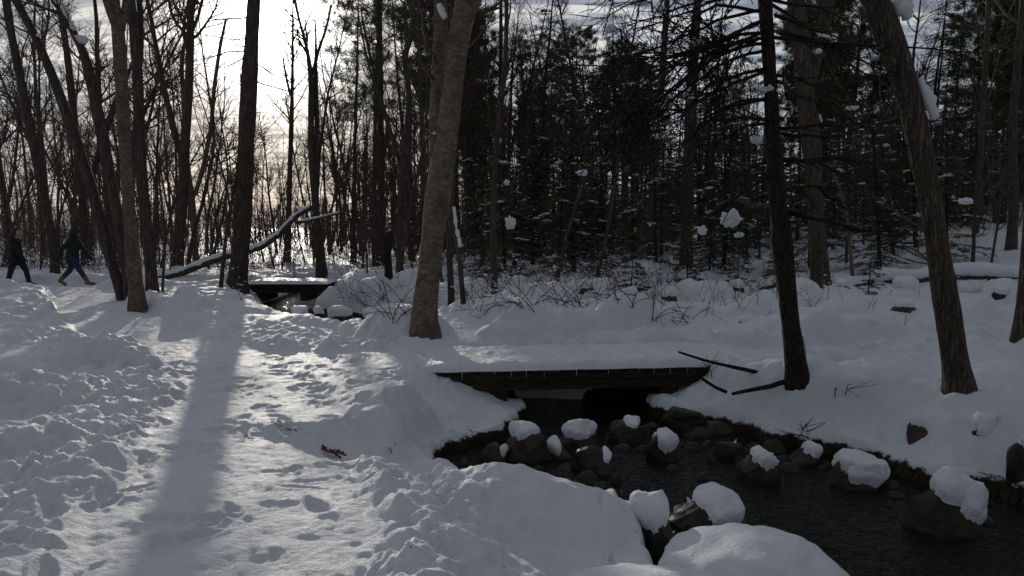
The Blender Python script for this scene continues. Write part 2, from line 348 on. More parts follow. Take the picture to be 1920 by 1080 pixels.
def ground_all(x, y, detail=True, mounds=True):
    x = np.asarray(x, float); y = np.asarray(y, float)
    z = base_height(x, y)
    pd = np.full(x.shape, 1e9)
    for pl, hw in PATHS: pd = np.minimum(pd, segdist(x, y, pl) - hw)
    pd = pd + .12 * pn(x * 1.3, y * 1.3 + 5)
    onpath = 1 - ss((pd + .08) / .22)
    near = ss((16 - y) / 6)
    # signed distance to the stream, ragged edge
    sd = stream_sd(x, y)
    sd = sd + .11 * pn(x * 1.5, y * 1.5 + 3) * ss((x - 1.6) / 1) + .08 * pn(x * 2.6, y * 2.6) + .04 * pn(x * 7, y * 7)
    # under the bridge the banks are bare
    bu = (x - BR_O[0]) * BU[0] + (y - BR_O[1]) * BU[1]; bv = (x - BR_O[0]) * BV[0] + (y - BR_O[1]) * BV[1]
    for (mx, my, rx, ry, h, a) in (MOUNDS if mounds else ()):
        h = h * (.72 if my > 6 else 1)
        ca, sa = math.cos(a), math.sin(a); dx = (x - mx) * ca + (y - my) * sa; dy = -(x - mx) * sa + (y - my) * ca
        m = (np.abs(dx) < rx * 1.3) & (np.abs(dy) < ry * 1.3)
        if not m.any(): continue
        wob = .12 * pn(x[m] * 2.3 + mx, y[m] * 2.3); d2 = np.hypot(dx[m] / rx, dy[m] / ry) + wob
        z[m] += h * np.clip(1 - np.clip(d2, 0, 1) ** 2.4, 0, 1) ** .85 * (1 - .8 * onpath[m])
    off = 1 - onpath
    z = z - .13 * ss((x - 1.8) / 1.5) * ss((15 - y) / 5)
    right = ss((x - .5) / 2.5); back = ss((y - 10.5) / 3)
    wild = np.maximum(right, back) * off * ss(sd / .7)
    z = z + (1 if mounds else 0) * wild * (.15 * domes(x, y, 1.55, 3) + .16 * domes(x + 3, y, .8, 7) + .085 * domes(x, y + 11, .42, 9)) * (1 - .5 * ss((y - 40) / 20))
    if detail:
        # churned snow beside the trodden path
        churn = off * np.maximum(1 - right, .85 * (1 - ss((pd - .1) / 1.1))) * ss((20 - y) / 6); churn = churn * np.clip(.30 + 1.3 * pn(x * .55 + 3, y * .55 + 8) + .75 * (1 - ss((pd - .2) / 1.3)), .12, 1)
        churn = churn * (1 - .6 * ss((x + 2.9) / .4) * ss((9 - y) / 1) * ss((-.95 - x) / .3))
        b1 = np.abs(pn(x * 3.1, y * 3.1 + 7)); b2 = np.abs(pn(x * 7.3 + 2, y * 7.3)); b3 = np.abs(pn(x * 16 + 2, y * 16)); b4 = pn(x * 37, y * 37)
        z = z + churn * (.105 * (b1 - .25) + .05 * (b2 - .2) + .024 * (.3 - b3) + .006 * b4)
        cl = domes(x + 50, y, .34, 11); cl2 = domes(x + 20, y + 9, .16, 23)
        z = z + churn * (.085 * cl + .05 * cl2)
        z = z + onpath * (.016 * pn(x * 2.4, y * 3.1) + .010 * pn(x * 6, y * 9) + .006 * pn(x * 15, y * 24) - .0)
        z = z + off * right * (.012 * pn(x * 6, y * 6) + .006 * pn(x * 14, y * 14) + .05 * domes(x, y + 40, .42, 31) * ss(.2 + pn(x * .7, y * .7)))
    z = z - .22 * np.exp(-((x + .72) / .40) ** 2 - ((y - 8.12) / .24) ** 2)
    nb = ss((bu + 1.4) / .9) * ss((BR_L + 1.4 - bu) / .9) * ss((bv + .1) / .2) * ss((BR_W + .6 - bv) / .3)
    z = z - .05 * onpath * (1 - nb) + .015 * nb
    if detail:
        m0 = (y > 2.4) & (y < 11.5) & (np.abs(x) < 9); xs, ys, zs = x[m0], y[m0], z[m0]
        for fx, fy, fa, fl, fd in FEET:
            q = (np.abs(xs - fx) < .24) & (np.abs(ys - fy) < .24)
            if not q.any(): continue
            ca, sa = math.cos(fa), math.sin(fa); u = (xs[q] - fx) * ca + (ys[q] - fy) * sa; w = -(xs[q] - fx) * sa + (ys[q] - fy) * ca
            r = np.sqrt((u / (.145 * fl)) ** 2 + (w / (.055 * fl * (1 + .25 * np.clip(u / .14, -1, 1)))) ** 2)
            zs[q] += -fd * (1 - ss((r - .65) / .4)) + fd * .45 * np.exp(-((r - 1.3) / .25) ** 2)
        z[m0] = zs
    # banks
    lip = -.46 + .08 * pn(x * 1.7, y * 1.7 + 40)
    wide = np.where(x < 1.0, 1.25, 1.1)
    wide = wide - .6 * ss((x - 2.2) / .4) * ss((3.9 - x) / .3) * ss((y - 7.35) / .3)
    wide = np.where((x < 1.0) & (y > 10.8), .35, wide); wide = wide - .75 * ss((-x - .35) / .25) * ss((y - 6.35) / .3) * ss((7.6 - y) / .3) * (y < 8)
    wide = wide + .6 * ss((y - 3.6) / .5) * ss((6.5 - y) / .5) * (x < .8)
    fall = 1 - ss(sd / wide)
    mnd = np.clip(z, 0, 9)
    z = z * (1 - .55 * fall) + (lip) * fall * np.where(y > 11.5, .8, 1.0)
    z = z + off * (.009 * pn(x * 9, y * 9 + 4) + .006 * pn(x * 21, y * 21)) * ss((30 - y) / 10) * (1 if detail else 0)
    z = z + off * fall * (x > .6) * (.06 * pn(x * 1.9, y * 1.9) + .07 * domes(x, y, .55, 41) + .03 * pn(x * 5, y * 5))
    drop = ss((-sd + .06) / .20)
    z = z * (1 - drop) + (-.98 + .05 * pn(x * 3, y * 3)) * drop
    soil = np.zeros_like(z)
    # bridge footprint
    fp = ss((bu - .1) / .35) * ss((BR_L - .1 - bu) / .35) * ss((bv - .12) / .12) * ss((BR_W - .02 - bv) / .12)
    z = np.where(fp > 0, z - fp * np.clip(z + .16, 0, 1), z)
    soil = np.maximum(soil, ss((fp - .5) / .3) * (bv < .85))
    return z, soil, onpath, sd
def gz(x, y): return float(ground_all(np.array([x]), np.array([y]), False)[0][0])
def foot(px, py, mounds=True):
    """where the line of sight through a photograph point meets the ground"""
    v = ray(px, py); t = np.arange(3.0, 34, .02) / v[1]; P = np.array([0, 0, EYE]) + v * t[:, None]; z = ground_all(P[:, 0], P[:, 1], False, mounds)[0]
    b = np.nonzero(P[:, 2] <= z)[0]
    if len(b): return P[b[0], 0], P[b[0], 1]
    k = int(np.argmin(P[:, 2] - z)); return P[k, 0], P[k, 1]

# ------------------------------------------------------------------ ground sheet
ua = np.concatenate([-np.geomspace(4.0, .80, 46)[:-1], np.linspace(-.79, .79, 830), np.geomspace(.80, 4.0, 46)[1:]])
ya = [-2.9]
while ya[-1] < 1: ya.append(ya[-1] + .10)
while ya[-1] < 34: ya.append(ya[-1] + .0034 * (ya[-1] + 2.0))
while ya[-1] < 900: ya.append(ya[-1] * 1.04)
ya = np.array(ya)
UX, YY = np.meshgrid(ua, ya); XX = UX * (YY + 3.4)
Z, SOIL, ONP, SD = ground_all(XX.ravel(), YY.ravel())
BANK = ss((.45 - SD) / .2) * (1 - ss((XX.ravel() + .25) / .1) * ss((1.45 - XX.ravel()) / .1) * ss((YY.ravel() - 9.2) / .1) * ss((10.7 - YY.ravel()) / .1))
nu, ny = len(ua), len(ya)
ii = (np.arange(ny - 1)[:, None] * nu + np.arange(nu - 1)[None]).ravel()
QD = np.stack([ii, ii + 1, ii + nu + 1, ii + nu], -1)
VV = np.stack([XX.ravel(), YY.ravel(), Z], -1)
pmask = (ONP[QD].mean(1) > .5) & (YY.ravel()[QD[:, 0]] < 34) & (np.abs(XX.ravel()[QD[:, 0]]) < 40)
def sheet(name, m, q):
    idx = np.unique(q); mp_ = np.full(len(VV), -1); mp_[idx] = np.arange(len(idx))
    g = Geo(); g.add(VV[idx], mp_[q]); o = g.obj(name, m); a = o.data.attributes.new('soil', 'FLOAT', 'POINT')
    a.data.foreach_set('value', SOIL[idx].astype(np.float32))
    a = o.data.attributes.new('bank', 'FLOAT', 'POINT'); a.data.foreach_set('value', BANK[idx].astype(np.float32)); return o
tag(sheet('ground', M_GROUND, QD[~pmask]), 'deep snow covering the forest floor', kind='structure')
tag(sheet('path', M_PATH, QD[pmask]), 'trodden snow footpath through the woods', kind='structure')

# water sheet
wx = np.arange(-8.5, 7, .16); wy = np.arange(-2.9, 27, .16); WX, WY = np.meshgrid(wx, wy)
keep = stream_sd(WX.ravel(), WY.ravel()) < .35
nw = len(wx); ii = (np.arange(len(wy) - 1)[:, None] * nw + np.arange(nw - 1)[None]).ravel(); Q = np.stack([ii, ii + 1, ii + nw + 1, ii + nw], -1)
Q = Q[keep[Q].all(1)]; idx = np.unique(Q); mp_ = np.full(WX.size, -1); mp_[idx] = np.arange(len(idx))
g = Geo(); g.add(np.stack([WX.ravel()[idx], WY.ravel()[idx], np.full(len(idx), ZW)], -1), mp_[Q]); tag(g.obj('stream', M_WATER), 'dark rippling stream water between snowy banks', kind='structure')

# ------------------------------------------------------------------ tree growing
def grow(g, p, d, length, r, lvl, maxl, rr, P):
    n = max(3, int(length / P['seg'][lvl]) + 1)
    pts = [np.array(p, float)]; d = unit(d); wob = P['wob'][lvl]; st = length / (n - 1)
    for i in range(n - 1):
        d = unit(d + rr.normal(0, wob, 3) + np.array([0, 0, P['up'][lvl]])); pts.append(pts[-1] + d * st)
    rads = r * (1 - np.linspace(0, 1, n) * P['taper'][lvl]); rads = np.maximum(rads, P['rmin'])
    g.tube(pts, rads, P['k'][lvl], caps=False)
    if lvl < maxl: kids(g, pts, rads, length, lvl, maxl, rr, P)
def kids(g, pts, rads, length, lvl, maxl, rr, P, t0=None, count=None):
    n = len(pts); cnt = count if count is not None else max(1, int(P['dens'][lvl] * length + rr.random()))
    lo = P['t0'][lvl] if t0 is None else t0
    for _ in range(cnt):
        t = lo + (1 - lo) * rr.random() ** P.get('bias', .8); f = t * (n - 1); i = min(int(f), n - 2); q = pts[i] + (pts[i + 1] - pts[i]) * (f - i)
        d = unit(pts[i + 1] - pts[i]); a = R(rr.uniform(*P['ang'][lvl])); ax = unit(np.cross(d, rr.normal(0, 1, 3)))
        nd = unit(d * math.cos(a) + ax * math.sin(a))
        l = length * rr.uniform(*P['len'][lvl]) * (1 - .55 * t)
        l = min(l, P['lmax'][lvl])
        if l < .12: continue
        grow(g, q, nd, l, min(rads[i] * .55, .012 + l * .014), lvl + 1, maxl, rr, P)
HW = dict(seg=(.8, .35, .25, .2, .2), wob=(.05, .13, .16, .18, .2), up=(.06, .10, .06, .03, 0), taper=(.85, .75, .7, .6, .5), rmin=.0045, k=(8, 5, 4, 3, 3),
          dens=(2.0, 5.0, 6.5, 4.5), t0=(.3, .2, .15, .1), ang=((30, 65), (25, 60), (25, 60), (25, 60)), len=((.18, .34), (.3, .6), (.35, .6), (.4, .7)), lmax=(4.2, 1.7, .8, .4))

def make_tree_hw(name, H, r, seed, P=HW, lean=.03, t0=.28, maxl=3, wob=.045, fork=True, bark=M_BARK):
    rr = np.random.default_rng(seed); root = empty(name); g = Geo(); c = Geo()
    n = int(H / .7); p = np.array([0, 0, -.25]); d = unit([rr.normal(0, lean), rr.normal(0, lean), 1]); pts = [p]
    for i in range(n):
        d = unit(d + np.array([rr.normal(0, wob), rr.normal(0, wob), .05])); pts.append(pts[-1] + d * (H / n))
    t = np.linspace(0, 1, n + 1); rads = r * (1 - .86 * t ** 1.1); rads[0] *= 1.35; rads[1] *= 1.05
    g.tube(pts, rads, 8, caps=False)
    if fork:
        i = int(n * rr.uniform(.25, .5)); a = rr.uniform(0, 6.28); dd = unit([math.cos(a) * .45, math.sin(a) * .45, 1]); q = [pts[i]]; L2 = (H - pts[i][2]) * .85; m = int(L2 / .7) + 2
        for j in range(m): dd = unit(dd + np.array([rr.normal(0, wob * 1.4), rr.normal(0, wob * 1.4), .07])); q.append(q[-1] + dd * L2 / m)
        r2 = rads[i] * .72 * (1 - .85 * np.linspace(0, 1, m + 1)); g.tube(q, r2, 7, caps=False)
        kids(c, q, r2, L2, 0, maxl, rr, P, t0=.15, count=int(L2 * P['dens'][0]))
    kids(c, pts, rads, H, 0, maxl, rr, P, t0=t0, count=int(H * P['dens'][0] * (1 - t0) * 1.1))
    g.obj('trunk', bark, root); c.obj('crown', M_TWIG, root)
    return root

def needles(g, p, d, side, l, w, rr, n, mi=1, droop=.1):
    """a flat spray: n narrow blades to both sides of the axis"""
    t = rr.random(n); s = rr.choice([-1, 1], n)
    b = p + d * (t * l)[:, None]
    dirv = d[None] * rr.uniform(.35, .9, (n, 1)) + side[None] * (s * rr.uniform(.5, 1, n))[:, None] + rr.normal(0, .22, (n, 3)); dirv[:, 2] -= droop
    dirv /= np.linalg.norm(dirv, axis=1)[:, None]
    bl = w * rr.uniform(.6, 1.2, n) * (1 - .5 * t)
    tip = b + dirv * bl[:, None]; pe = np.cross(dirv, np.array([0, 0, 1.]) + rr.normal(0, .5, (n, 3))); pe /= np.linalg.norm(pe, axis=1)[:, None] + 1e-9
    hw = (bl * .11)[:, None]; mid = (b * .45 + tip * .55)
    V = np.stack([b, mid + pe * hw, tip, mid - pe * hw], 1).reshape(-1, 3); g.add(V, np.arange(n * 4).reshape(n, 4), mi=mi)

def make_conifer(name, H, r, seed, z0, Lmax, dens, kind, nmat, snow=False, bark=M_BARKD, deadlow=0.0):
    rr = np.random.default_rng(seed); root = empty(name); g = Geo(); c = Geo(); sn = Geo()
    n = int(H / .8); pts = [np.array([0, 0, -.25])]; d = unit([rr.normal(0, .02), rr.normal(0, .02), 1])
    for i in range(n): d = unit(d + np.array([rr.normal(0, .015), rr.normal(0, .015), .03])); pts.append(pts[-1] + d * (H + .25) / n)
    pts = np.array(pts); rads = r * (1 - .93 * np.linspace(0, 1, n + 1)); rads[0] *= 1.3; g.tube(pts, rads, 8, caps=False)
    def axis(z): f = min(max((z + .25) / (H + .25) * n, 0), n - 1e-3); i = int(f); return pts[i] + (pts[i + 1] - pts[i]) * (f - i)
    z = deadlow if deadlow else z0
    while z < H - .15:
        nb = rr.integers(1, 4); live = z >= z0
        for k in range(nb):
            a = rr.uniform(0, 6.283); zt = z + rr.uniform(-.2, .2); p = axis(zt); f = (zt - z0) / (H - z0) if live else 0
            if kind == 'pine': L_ = Lmax * (.45 + .9 * f) * (1 - f) ** .5 * rr.uniform(.55, 1.1) if live else Lmax * rr.uniform(.2, .6)
            else: L_ = Lmax * (1 - f) ** .85 * rr.uniform(.65, 1.1) if live else Lmax * rr.uniform(.25, .8)
            L_ = max(L_, .2)
            el = {'pine': .25, 'fir': -.02, 'hemlock': -.08}[kind]; dd = unit([math.cos(a), math.sin(a), el + rr.normal(0, .1)])
            m = max(3, int(L_ / .35)); q = [p]; dx = dd
            for j in range(m): dx = unit(dx + np.array([rr.normal(0, .06), rr.normal(0, .06), (.05 if kind == 'pine' else -.045) + rr.normal(0, .03)])); q.append(q[-1] + dx * L_ / m)
            q = np.array(q); br = .006 + L_ * .0085; c.tube(q, np.linspace(br, .004, m + 1), 3, caps=False)
            side = unit(np.cross(dx, [0, 0, 1.]))
            nb2 = int(L_ * (7 if live else 4) * dens) + 1
            for b in range(nb2):
                t = rr.uniform(.15, 1) if kind != 'pine' else rr.uniform(.45, 1); fi = t * m; i = min(int(fi), m - 1); qq = q[i] + (q[i + 1] - q[i]) * (fi - i)
                s = rr.choice([-1, 1]); d2 = unit(dx * rr.uniform(.5, 1) + side * s * rr.uniform(.4, 1) + np.array([0, 0, rr.normal(.05 if kind == 'pine' else -.08, .12)])); l2 = L_ * rr.uniform(.15, .38) * (1.15 - t * .7) + .08
                e = qq + d2 * l2; c.tube([qq, (qq + e) / 2 + rr.normal(0, .02, 3), e], [.004, .0035, .0025], 3, caps=False)
                if live:
                    s2 = unit(np.cross(d2, [0, 0, 1.]) + rr.normal(0, .1, 3))
                    if kind == 'pine':
                        nn = 26; dv = rr.normal(0, 1, (nn, 3)) * .75 + d2; dv /= np.linalg.norm(dv, axis=1)[:, None]; bl = .21
                        b0 = e + rr.normal(0, .05, (nn, 3)); pe = np.cross(dv, rr.normal(0, 1, (nn, 3))); pe /= np.linalg.norm(pe, axis=1)[:, None]
                        V = np.stack([b0, b0 + dv * bl * .5 + pe * .013, b0 + dv * bl, b0 + dv * bl * .5 - pe * .013], 1).reshape(-1, 3); c.add(V, np.arange(nn * 4).reshape(nn, 4), mi=1)
                    else:
                        needles(c, qq, d2, s2, l2 * 1.05, .13 if kind == 'fir' else .11, rr, int(14 + l2 * 40))
            if snow and live and L_ > .5 and rr.random() < .16:
                t = rr.uniform(.45, .95); qq = q[int(t * m)]; sz = rr.uniform(.03, .10)
                yw = math.atan2(dx[1], dx[0])
                for _ in range(rr.integers(2, 6)): blob(sn, qq + dx * rr.normal(0, sz * 2.2) + side * rr.normal(0, sz) + np.array([0, 0, sz * .15]), (sz * rr.uniform(1.0, 2.4), sz * rr.uniform(.5, .9), sz * rr.uniform(.25, .5)), rr, 2, .25, yaw=yw + rr.normal(0, .5))
        z += rr.uniform(.07, .19) / max(dens, .6) if live else rr.uniform(.12, .4)
    g.obj('trunk', bark, root); c.obj('crown', [M_TWIG if kind != 'hemlock' else M_BARKD, nmat], root)
    if snow and sn.n: sn.obj('snow_dusting', M_SNOW, root)['kind'] = 'stuff'
    return root

# icosphere templates
def ico(sub):
    import bmesh
    bm = bmesh.new(); bmesh.ops.create_icosphere(bm, subdivisions=sub, radius=1)
    V = np.array([v.co[:] for v in bm.verts]); F = np.array([[v.index for v in f.verts] for f in bm.faces]); bm.free(); return V, F
ICO = {s: ico(s) for s in (1, 2, 3, 4, 5)}
def n3(V, s, o):
    return np.array([mnoise.noise(Vector((float(a) * s + o, float(b) * s - o, float(c_) * s + 2 * o))) for a, b, c_ in V])
def blob(g, c, rad, rr, sub=2, amp=.18, mi=0, yaw=None, flat=0.0, scale=1.6):
    V, F = ICO[sub]
    if sub <= 2: d = 1 + amp * rr.normal(0, .6, len(V))
    else:
        o = rr.uniform(0, 50); d = 1 + amp * n3(V, scale, o) * 1.4 + amp * .5 * n3(V, scale * 2.6, o) + amp * .25 * n3(V, scale * 6, o)
    W = V * d[:, None]
    if flat: W[:, 2] = np.where(W[:, 2] < 0, W[:, 2] * (1 - flat), W[:, 2])
    W = W * np.array(rad); a = rr.uniform(0, 6.28) if yaw is None else yaw; ca, sa = math.cos(a), math.sin(a)
    W = np.stack([W[:, 0] * ca - W[:, 1] * sa, W[:, 0] * sa + W[:, 1] * ca, W[:, 2]], -1); g.add(W + np.array(c), None, F, mi)

# ------------------------------------------------------------------ hero trees (traced, each at its own distance)
def hero(name, label, cat, base, pts, H, bark, k=14, group=None, branches=10, t0=.35, maxl=3, seed=1, blen=(.10, .22), snow=None, forks=(), sink=.3, extra=None, P=None, crownmat=None, rough=.06, ang=None, dens=1.0, flare=1.25):
    rr = np.random.default_rng(seed); bx, by = foot(*base, mounds=base[0] > 1400 and base[1] > 600); bz = min(gz(bx, by), on_z(base[0], base[1], 0)[2] + at_y(base[0], base[1], by)[2] + .06); root = empty(name, (bx, by, bz)); O = np.array([bx, by, bz])
    Yf = lambda py: by
    W = [at_y(px, py, by) for px, py, w in pts]; rad = [w * .44 * by / 1400 for _, _, w in pts]
    # dense smooth samples
    W = np.array(W); rad = np.array(rad)
    low = W[0].copy(); low[2] = bz - sink; W = np.vstack([low, W]); rad = np.concatenate([[rad[0] * .9], rad])
    top = W[-1]; d = unit(W[-1] - W[-2]); rest = H - (top[2] - bz); P_ext = []; R_ext = []
    if rest > .5:
        m = max(3, int(rest / .8)); p = top.copy(); r0 = rad[-1]
        for i in range(m): d = unit(d + np.array([rr.normal(0, .04), rr.normal(0, .04), .10])); p = p + d * rest / m; P_ext.append(p); R_ext.append(max(.012, r0 * (1 - .92 * (i + 1) / m)))
        W = np.vstack([W, P_ext]); rad = np.concatenate([rad, R_ext])
    s = np.concatenate([[0], np.cumsum(np.linalg.norm(np.diff(W, axis=0), axis=1))]); step = .10 if k > 16 else .22
    ts = np.arange(0, s[-1], step); ts = np.append(ts, s[-1])
    # Catmull-like smoothing through gaussian on dense samples
    D = np.stack([np.interp(ts, s, W[:, i]) for i in range(3)], -1); rd = np.interp(ts, s, rad)
    kern = np.exp(-np.linspace(-2, 2, 9) ** 2); kern /= kern.sum()
    for i in range(3): D[:, i] = np.convolve(np.pad(D[:, i], 4, mode='reflect', reflect_type='odd'), kern, 'valid')
    rd = np.convolve(np.pad(rd, 4, mode='edge'), kern, 'valid')
    rd = rd * (1 + .05 * np.sin(ts * 2.1 + seed) + .03 * np.sin(ts * 5.3 + seed))
    hgt = D[:, 2] - bz; rd = rd * (1 + .34 * np.exp(-np.clip(hgt - .02, 0, 9) / .17) * (hgt > -.12))      # root flare
    g = Geo(); g.tube(D - O, rd, k, rough=rough, caps=True)
    c = Geo()
    PP = dict(P or HW); PP['len'] = (blen,) + PP['len'][1:]
    if ang: PP['ang'] = (ang,) + PP['ang'][1:]
    for fk in forks:      # secondary stems traced too
        q = np.array([at_y(px, py, by + dy) for px, py, w, dy in fk]); qr = np.array([w * .44 * by / 1400 for _, _, w, dy in fk])
        d = unit(q[-1] - q[-2]); rest = H * .8 - (q[-1][2] - bz)
        if rest > .6:
            m = max(3, int(rest / .8)); p = q[-1].copy(); ext = []
            for i in range(m): d = unit(d + np.array([rr.normal(0, .05), rr.normal(0, .05), .10])); p = p + d * rest / m; ext.append(p)
            q = np.vstack([q, ext]); qr = np.concatenate([qr, [max(.01, qr[-1] * (1 - .92 * (i + 1) / m)) for i in range(m)]])
        s2 = np.concatenate([[0], np.cumsum(np.linalg.norm(np.diff(q, axis=0), axis=1))]); t2 = np.arange(0, s2[-1], .22)
        q2 = np.stack([np.interp(t2, s2, q[:, i]) for i in range(3)], -1); r2 = np.interp(t2, s2, qr)
        for i in range(3): q2[:, i] = np.convolve(np.pad(q2[:, i], 4, mode='reflect', reflect_type='odd'), kern, 'valid')
        g.tube(q2 - O, r2, max(6, k // 2), rough=rough)
        kids(c, list(q2 - O), r2, s2[-1], 0, maxl, rr, PP, t0=.25, count=int(branches * .6))
    kids(c, list(D - O), rd, s[-1], 0, maxl, rr, PP, t0=t0, count=int(branches * 1.7))
    if extra: extra(c, O, by, rr)
    g.obj('trunk', bark, root)
    if c.n: c.obj('crown', crownmat or M_TWIG, root)
    for sp in (snow or []):
        gs = Geo(); q = np.array([at_y(px, py, by - .03) for px, py, w in sp]) - O; qr = np.array([w * .5 * by / 1400 for _, _, w in sp])
        if len(q) == 1: blob(gs, q[0], (qr[0] * 1.3, qr[0], qr[0] * .8), rr, 3, .25)
        else:
            s2 = np.concatenate([[0], np.cumsum(np.linalg.norm(np.diff(q, axis=0), axis=1))]); t2 = np.linspace(0, s2[-1], max(8, int(s2[-1] / .05)))
            q2 = np.stack([np.interp(t2, s2, q[:, i]) for i in range(3)], -1) + rr.normal(0, qr.mean() * .12, (len(t2), 3)); gs.tube(q2, np.interp(t2, s2, qr) * (1 + .18 * rr.normal(0, 1, len(t2))), 9, rough=.25)
        gs.obj('snow_cap', M_SNOW, root)
    return tag(root, label, cat, group)

def px_branch(c, O, by, rr, seq, r0, r1=.004, sub=8, dy=0.0, lmax=.9, P=HW):
    """a branch traced through the photograph, receding by dy metres along its length"""
    q = np.array([at_y(px, py, by + dy * i / (len(seq) - 1)) for i, (px, py) in enumerate(seq)]) - O
    s = np.concatenate([[0], np.cumsum(np.linalg.norm(np.diff(q, axis=0), axis=1))]); t = np.linspace(0, s[-1], max(5, int(s[-1] / .2)))
    q2 = np.stack([np.interp(t, s, q[:, i]) for i in range(3)], -1) + rr.normal(0, .008, (len(t), 3)); rads = np.linspace(r0, r1, len(t)); c.tube(q2, rads, 5, caps=True)
    PP = dict(P); PP['lmax'] = (lmax, lmax * .5, .4, .3)
    kids(c, list(q2), rads, s[-1], 1, 3, rr, PP, t0=.15, count=sub)

hero('maple_tree', 'tall straight dark trunk right beside the sun, standing at the end of the far footbridge', 'tree', (442, 547),
     [(443, 545, 44), (446, 520, 41), (450, 480, 38), (455, 400, 37), (459, 320, 36), (463, 240, 35), (467, 160, 33), (471, 90, 30), (476, 0, 27)], 17, M_BARK, 18, branches=16, t0=.48, seed=3, blen=(.12, .2), rough=.05,
     extra=lambda c, O, by, rr: [px_branch(c, O, by, rr, sq, .02, dy=dy, sub=n) for sq, dy, n in [
         ([(470, 33), (420, 36), (360, 33), (310, 5)], -.6, 7), ([(468, 72), (430, 74), (390, 65), (352, 58), (345, 52)], .5, 6), ([(467, 87), (440, 87), (405, 72)], .3, 4),
         ([(467, 96), (430, 97), (390, 110), (345, 118)], -.5, 7), ([(466, 100), (445, 118), (415, 128), (385, 122)], .4, 5), ([(476, 152), (520, 165), (560, 178), (620, 205)], .6, 7), ([(474, 118), (500, 130), (545, 160)], -.3, 5)]])
hero('maple_tree', 'dark leaning trunk at the left whose foot meets the path beside the pale birch', 'tree', (235, 562),
     [(233, 560, 21), (222, 530, 22), (208, 490, 22), (192, 430, 23), (180, 385, 22), (165, 330, 21), (148, 280, 21), (125, 215, 20), (98, 140, 18), (70, 75, 17), (30, 2, 16)], 13, M_BARK, 12, branches=12, t0=.4, seed=4, snow=[[(72, 66, 8)]])
hero('maple_tree', 'leaning grey trunk capped with a long strip of snow at the top left', 'tree', (248, 561),
     [(246, 560, 22), (238, 510, 22), (226, 440, 22), (214, 370, 22), (203, 310, 23), (190, 245, 22), (175, 170, 22), (158, 95, 20), (138, 60, 12), (112, 14, 12)], 12, M_BARK, 12, branches=10, t0=.45, seed=5,
     snow=[[(104, 0, 9), (118, 14, 11), (128, 32, 9), (140, 55, 10)], [(150, 74, 22)]])
hero('birch_tree', 'pale peeling birch trunk in front of the dark trunk cluster at the left', 'tree', (258, 585),
     [(259, 583, 34), (256, 550, 30), (251, 500, 28), (246, 440, 27), (241, 370, 26), (236, 300, 25), (231, 220, 25), (227, 140, 26), (223, 60, 28), (212, 0, 22)], 13, M_BIRCH, 16, branches=9, t0=.5, seed=6,
     forks=[[(224, 70, 16, 0), (213, 40, 15, -.1), (198, 8, 14, -.2), (188, -30, 12, -.4)], [(226, 60, 16, 0), (236, 20, 15, .1), (240, -30, 14, .2)]])
hero('maple_tree', 'straight dark trunk just right of the pale birch at the left', 'tree', (286, 563),
     [(287, 561, 25), (284, 520, 24), (279, 460, 24), (272, 400, 23), (267, 350, 23), (262, 280, 23), (260, 200, 23), (257, 120, 22), (251, 50, 18), (246, 0, 16)], 14, M_BARK, 14, branches=12, t0=.4, seed=7,
     forks=[[(261, 120, 14, 0), (266, 60, 12, .2), (262, 0, 12, .3)]])
hero('birch_tree', 'pale trunk rising behind the two walkers at the far left', 'tree', (103, 524),
     [(104, 523, 19), (103, 490, 18), (96, 440, 17), (87, 390, 18), (76, 330, 20), (62, 270, 20), (50, 210, 18), (35, 130, 17), (20, 60, 16), (12, 0, 16)], 14, M_BARK, 10, branches=12, t0=.4, seed=8)
hero('leaning_tree', 'dark trunk slanting up to the right behind the green-coated walker', 'tree', (126, 492),
     [(128, 488, 15), (135, 440, 14), (150, 400, 13), (163, 350, 13), (180, 310, 13), (194, 260, 14), (214, 200, 14), (236, 150, 12)], 9, M_BARK, 8, branches=8, t0=.5, seed=9, snow=[[(131, 445, 3), (141, 412, 4), (133, 455, 3)]])
hero('maple_tree', 'upright trunk between the two leaning trunks on the left', 'tree', (160, 505),
     [(160, 500, 18), (157, 430, 16), (153, 350, 16), (145, 280, 15), (135, 180, 15), (126, 100, 14), (117, 40, 13), (109, 0, 12)], 14, M_BARK, 8, branches=12, t0=.4, seed=10)
hero('sapling', 'thin dark sapling just right of the trunk cluster beside the path', 'sapling', (303, 566),
     [(303, 565, 6), (306, 520, 6), (309, 470, 5), (311, 420, 5), (303, 380, 4), (296, 330, 4), (300, 280, 3)], 4.6, M_BARK, 6, branches=9, t0=.3, seed=11, maxl=3, flare=1.1)
hero('maple_tree', 'crooked forked trunk behind the snowy fallen limb, right of the sun', 'tree', (604, 518),
     [(604, 516, 22), (600, 470, 19), (593, 410, 17), (590, 350, 16), (584, 290, 15), (583, 220, 13), (584, 150, 11), (576, 90, 8), (567, 60, 6)], 12, M_BARK, 10, branches=22, t0=.45, seed=12,
     forks=[[(592, 330, 12, 0), (595, 250, 11, .1), (592, 150, 10, .2), (592, 130, 8, .2)], [(586, 140, 7, 0), (596, 95, 6, 0), (612, 55, 5, .2), (622, 5, 4, .3)]])
hero('maple_tree', 'thin straight tree standing directly below the sun glare', 'tree', (539, 484),
     [(539, 482, 14), (541, 420, 12), (543, 330, 11), (546, 250, 10), (548, 170, 8), (549, 80, 5), (549, 10, 4)], 12, M_BARK, 8, branches=20, t0=.5, seed=13, forks=[[(545, 180, 6, 0), (535, 140, 5, 0), (530, 100, 3, 0)]])
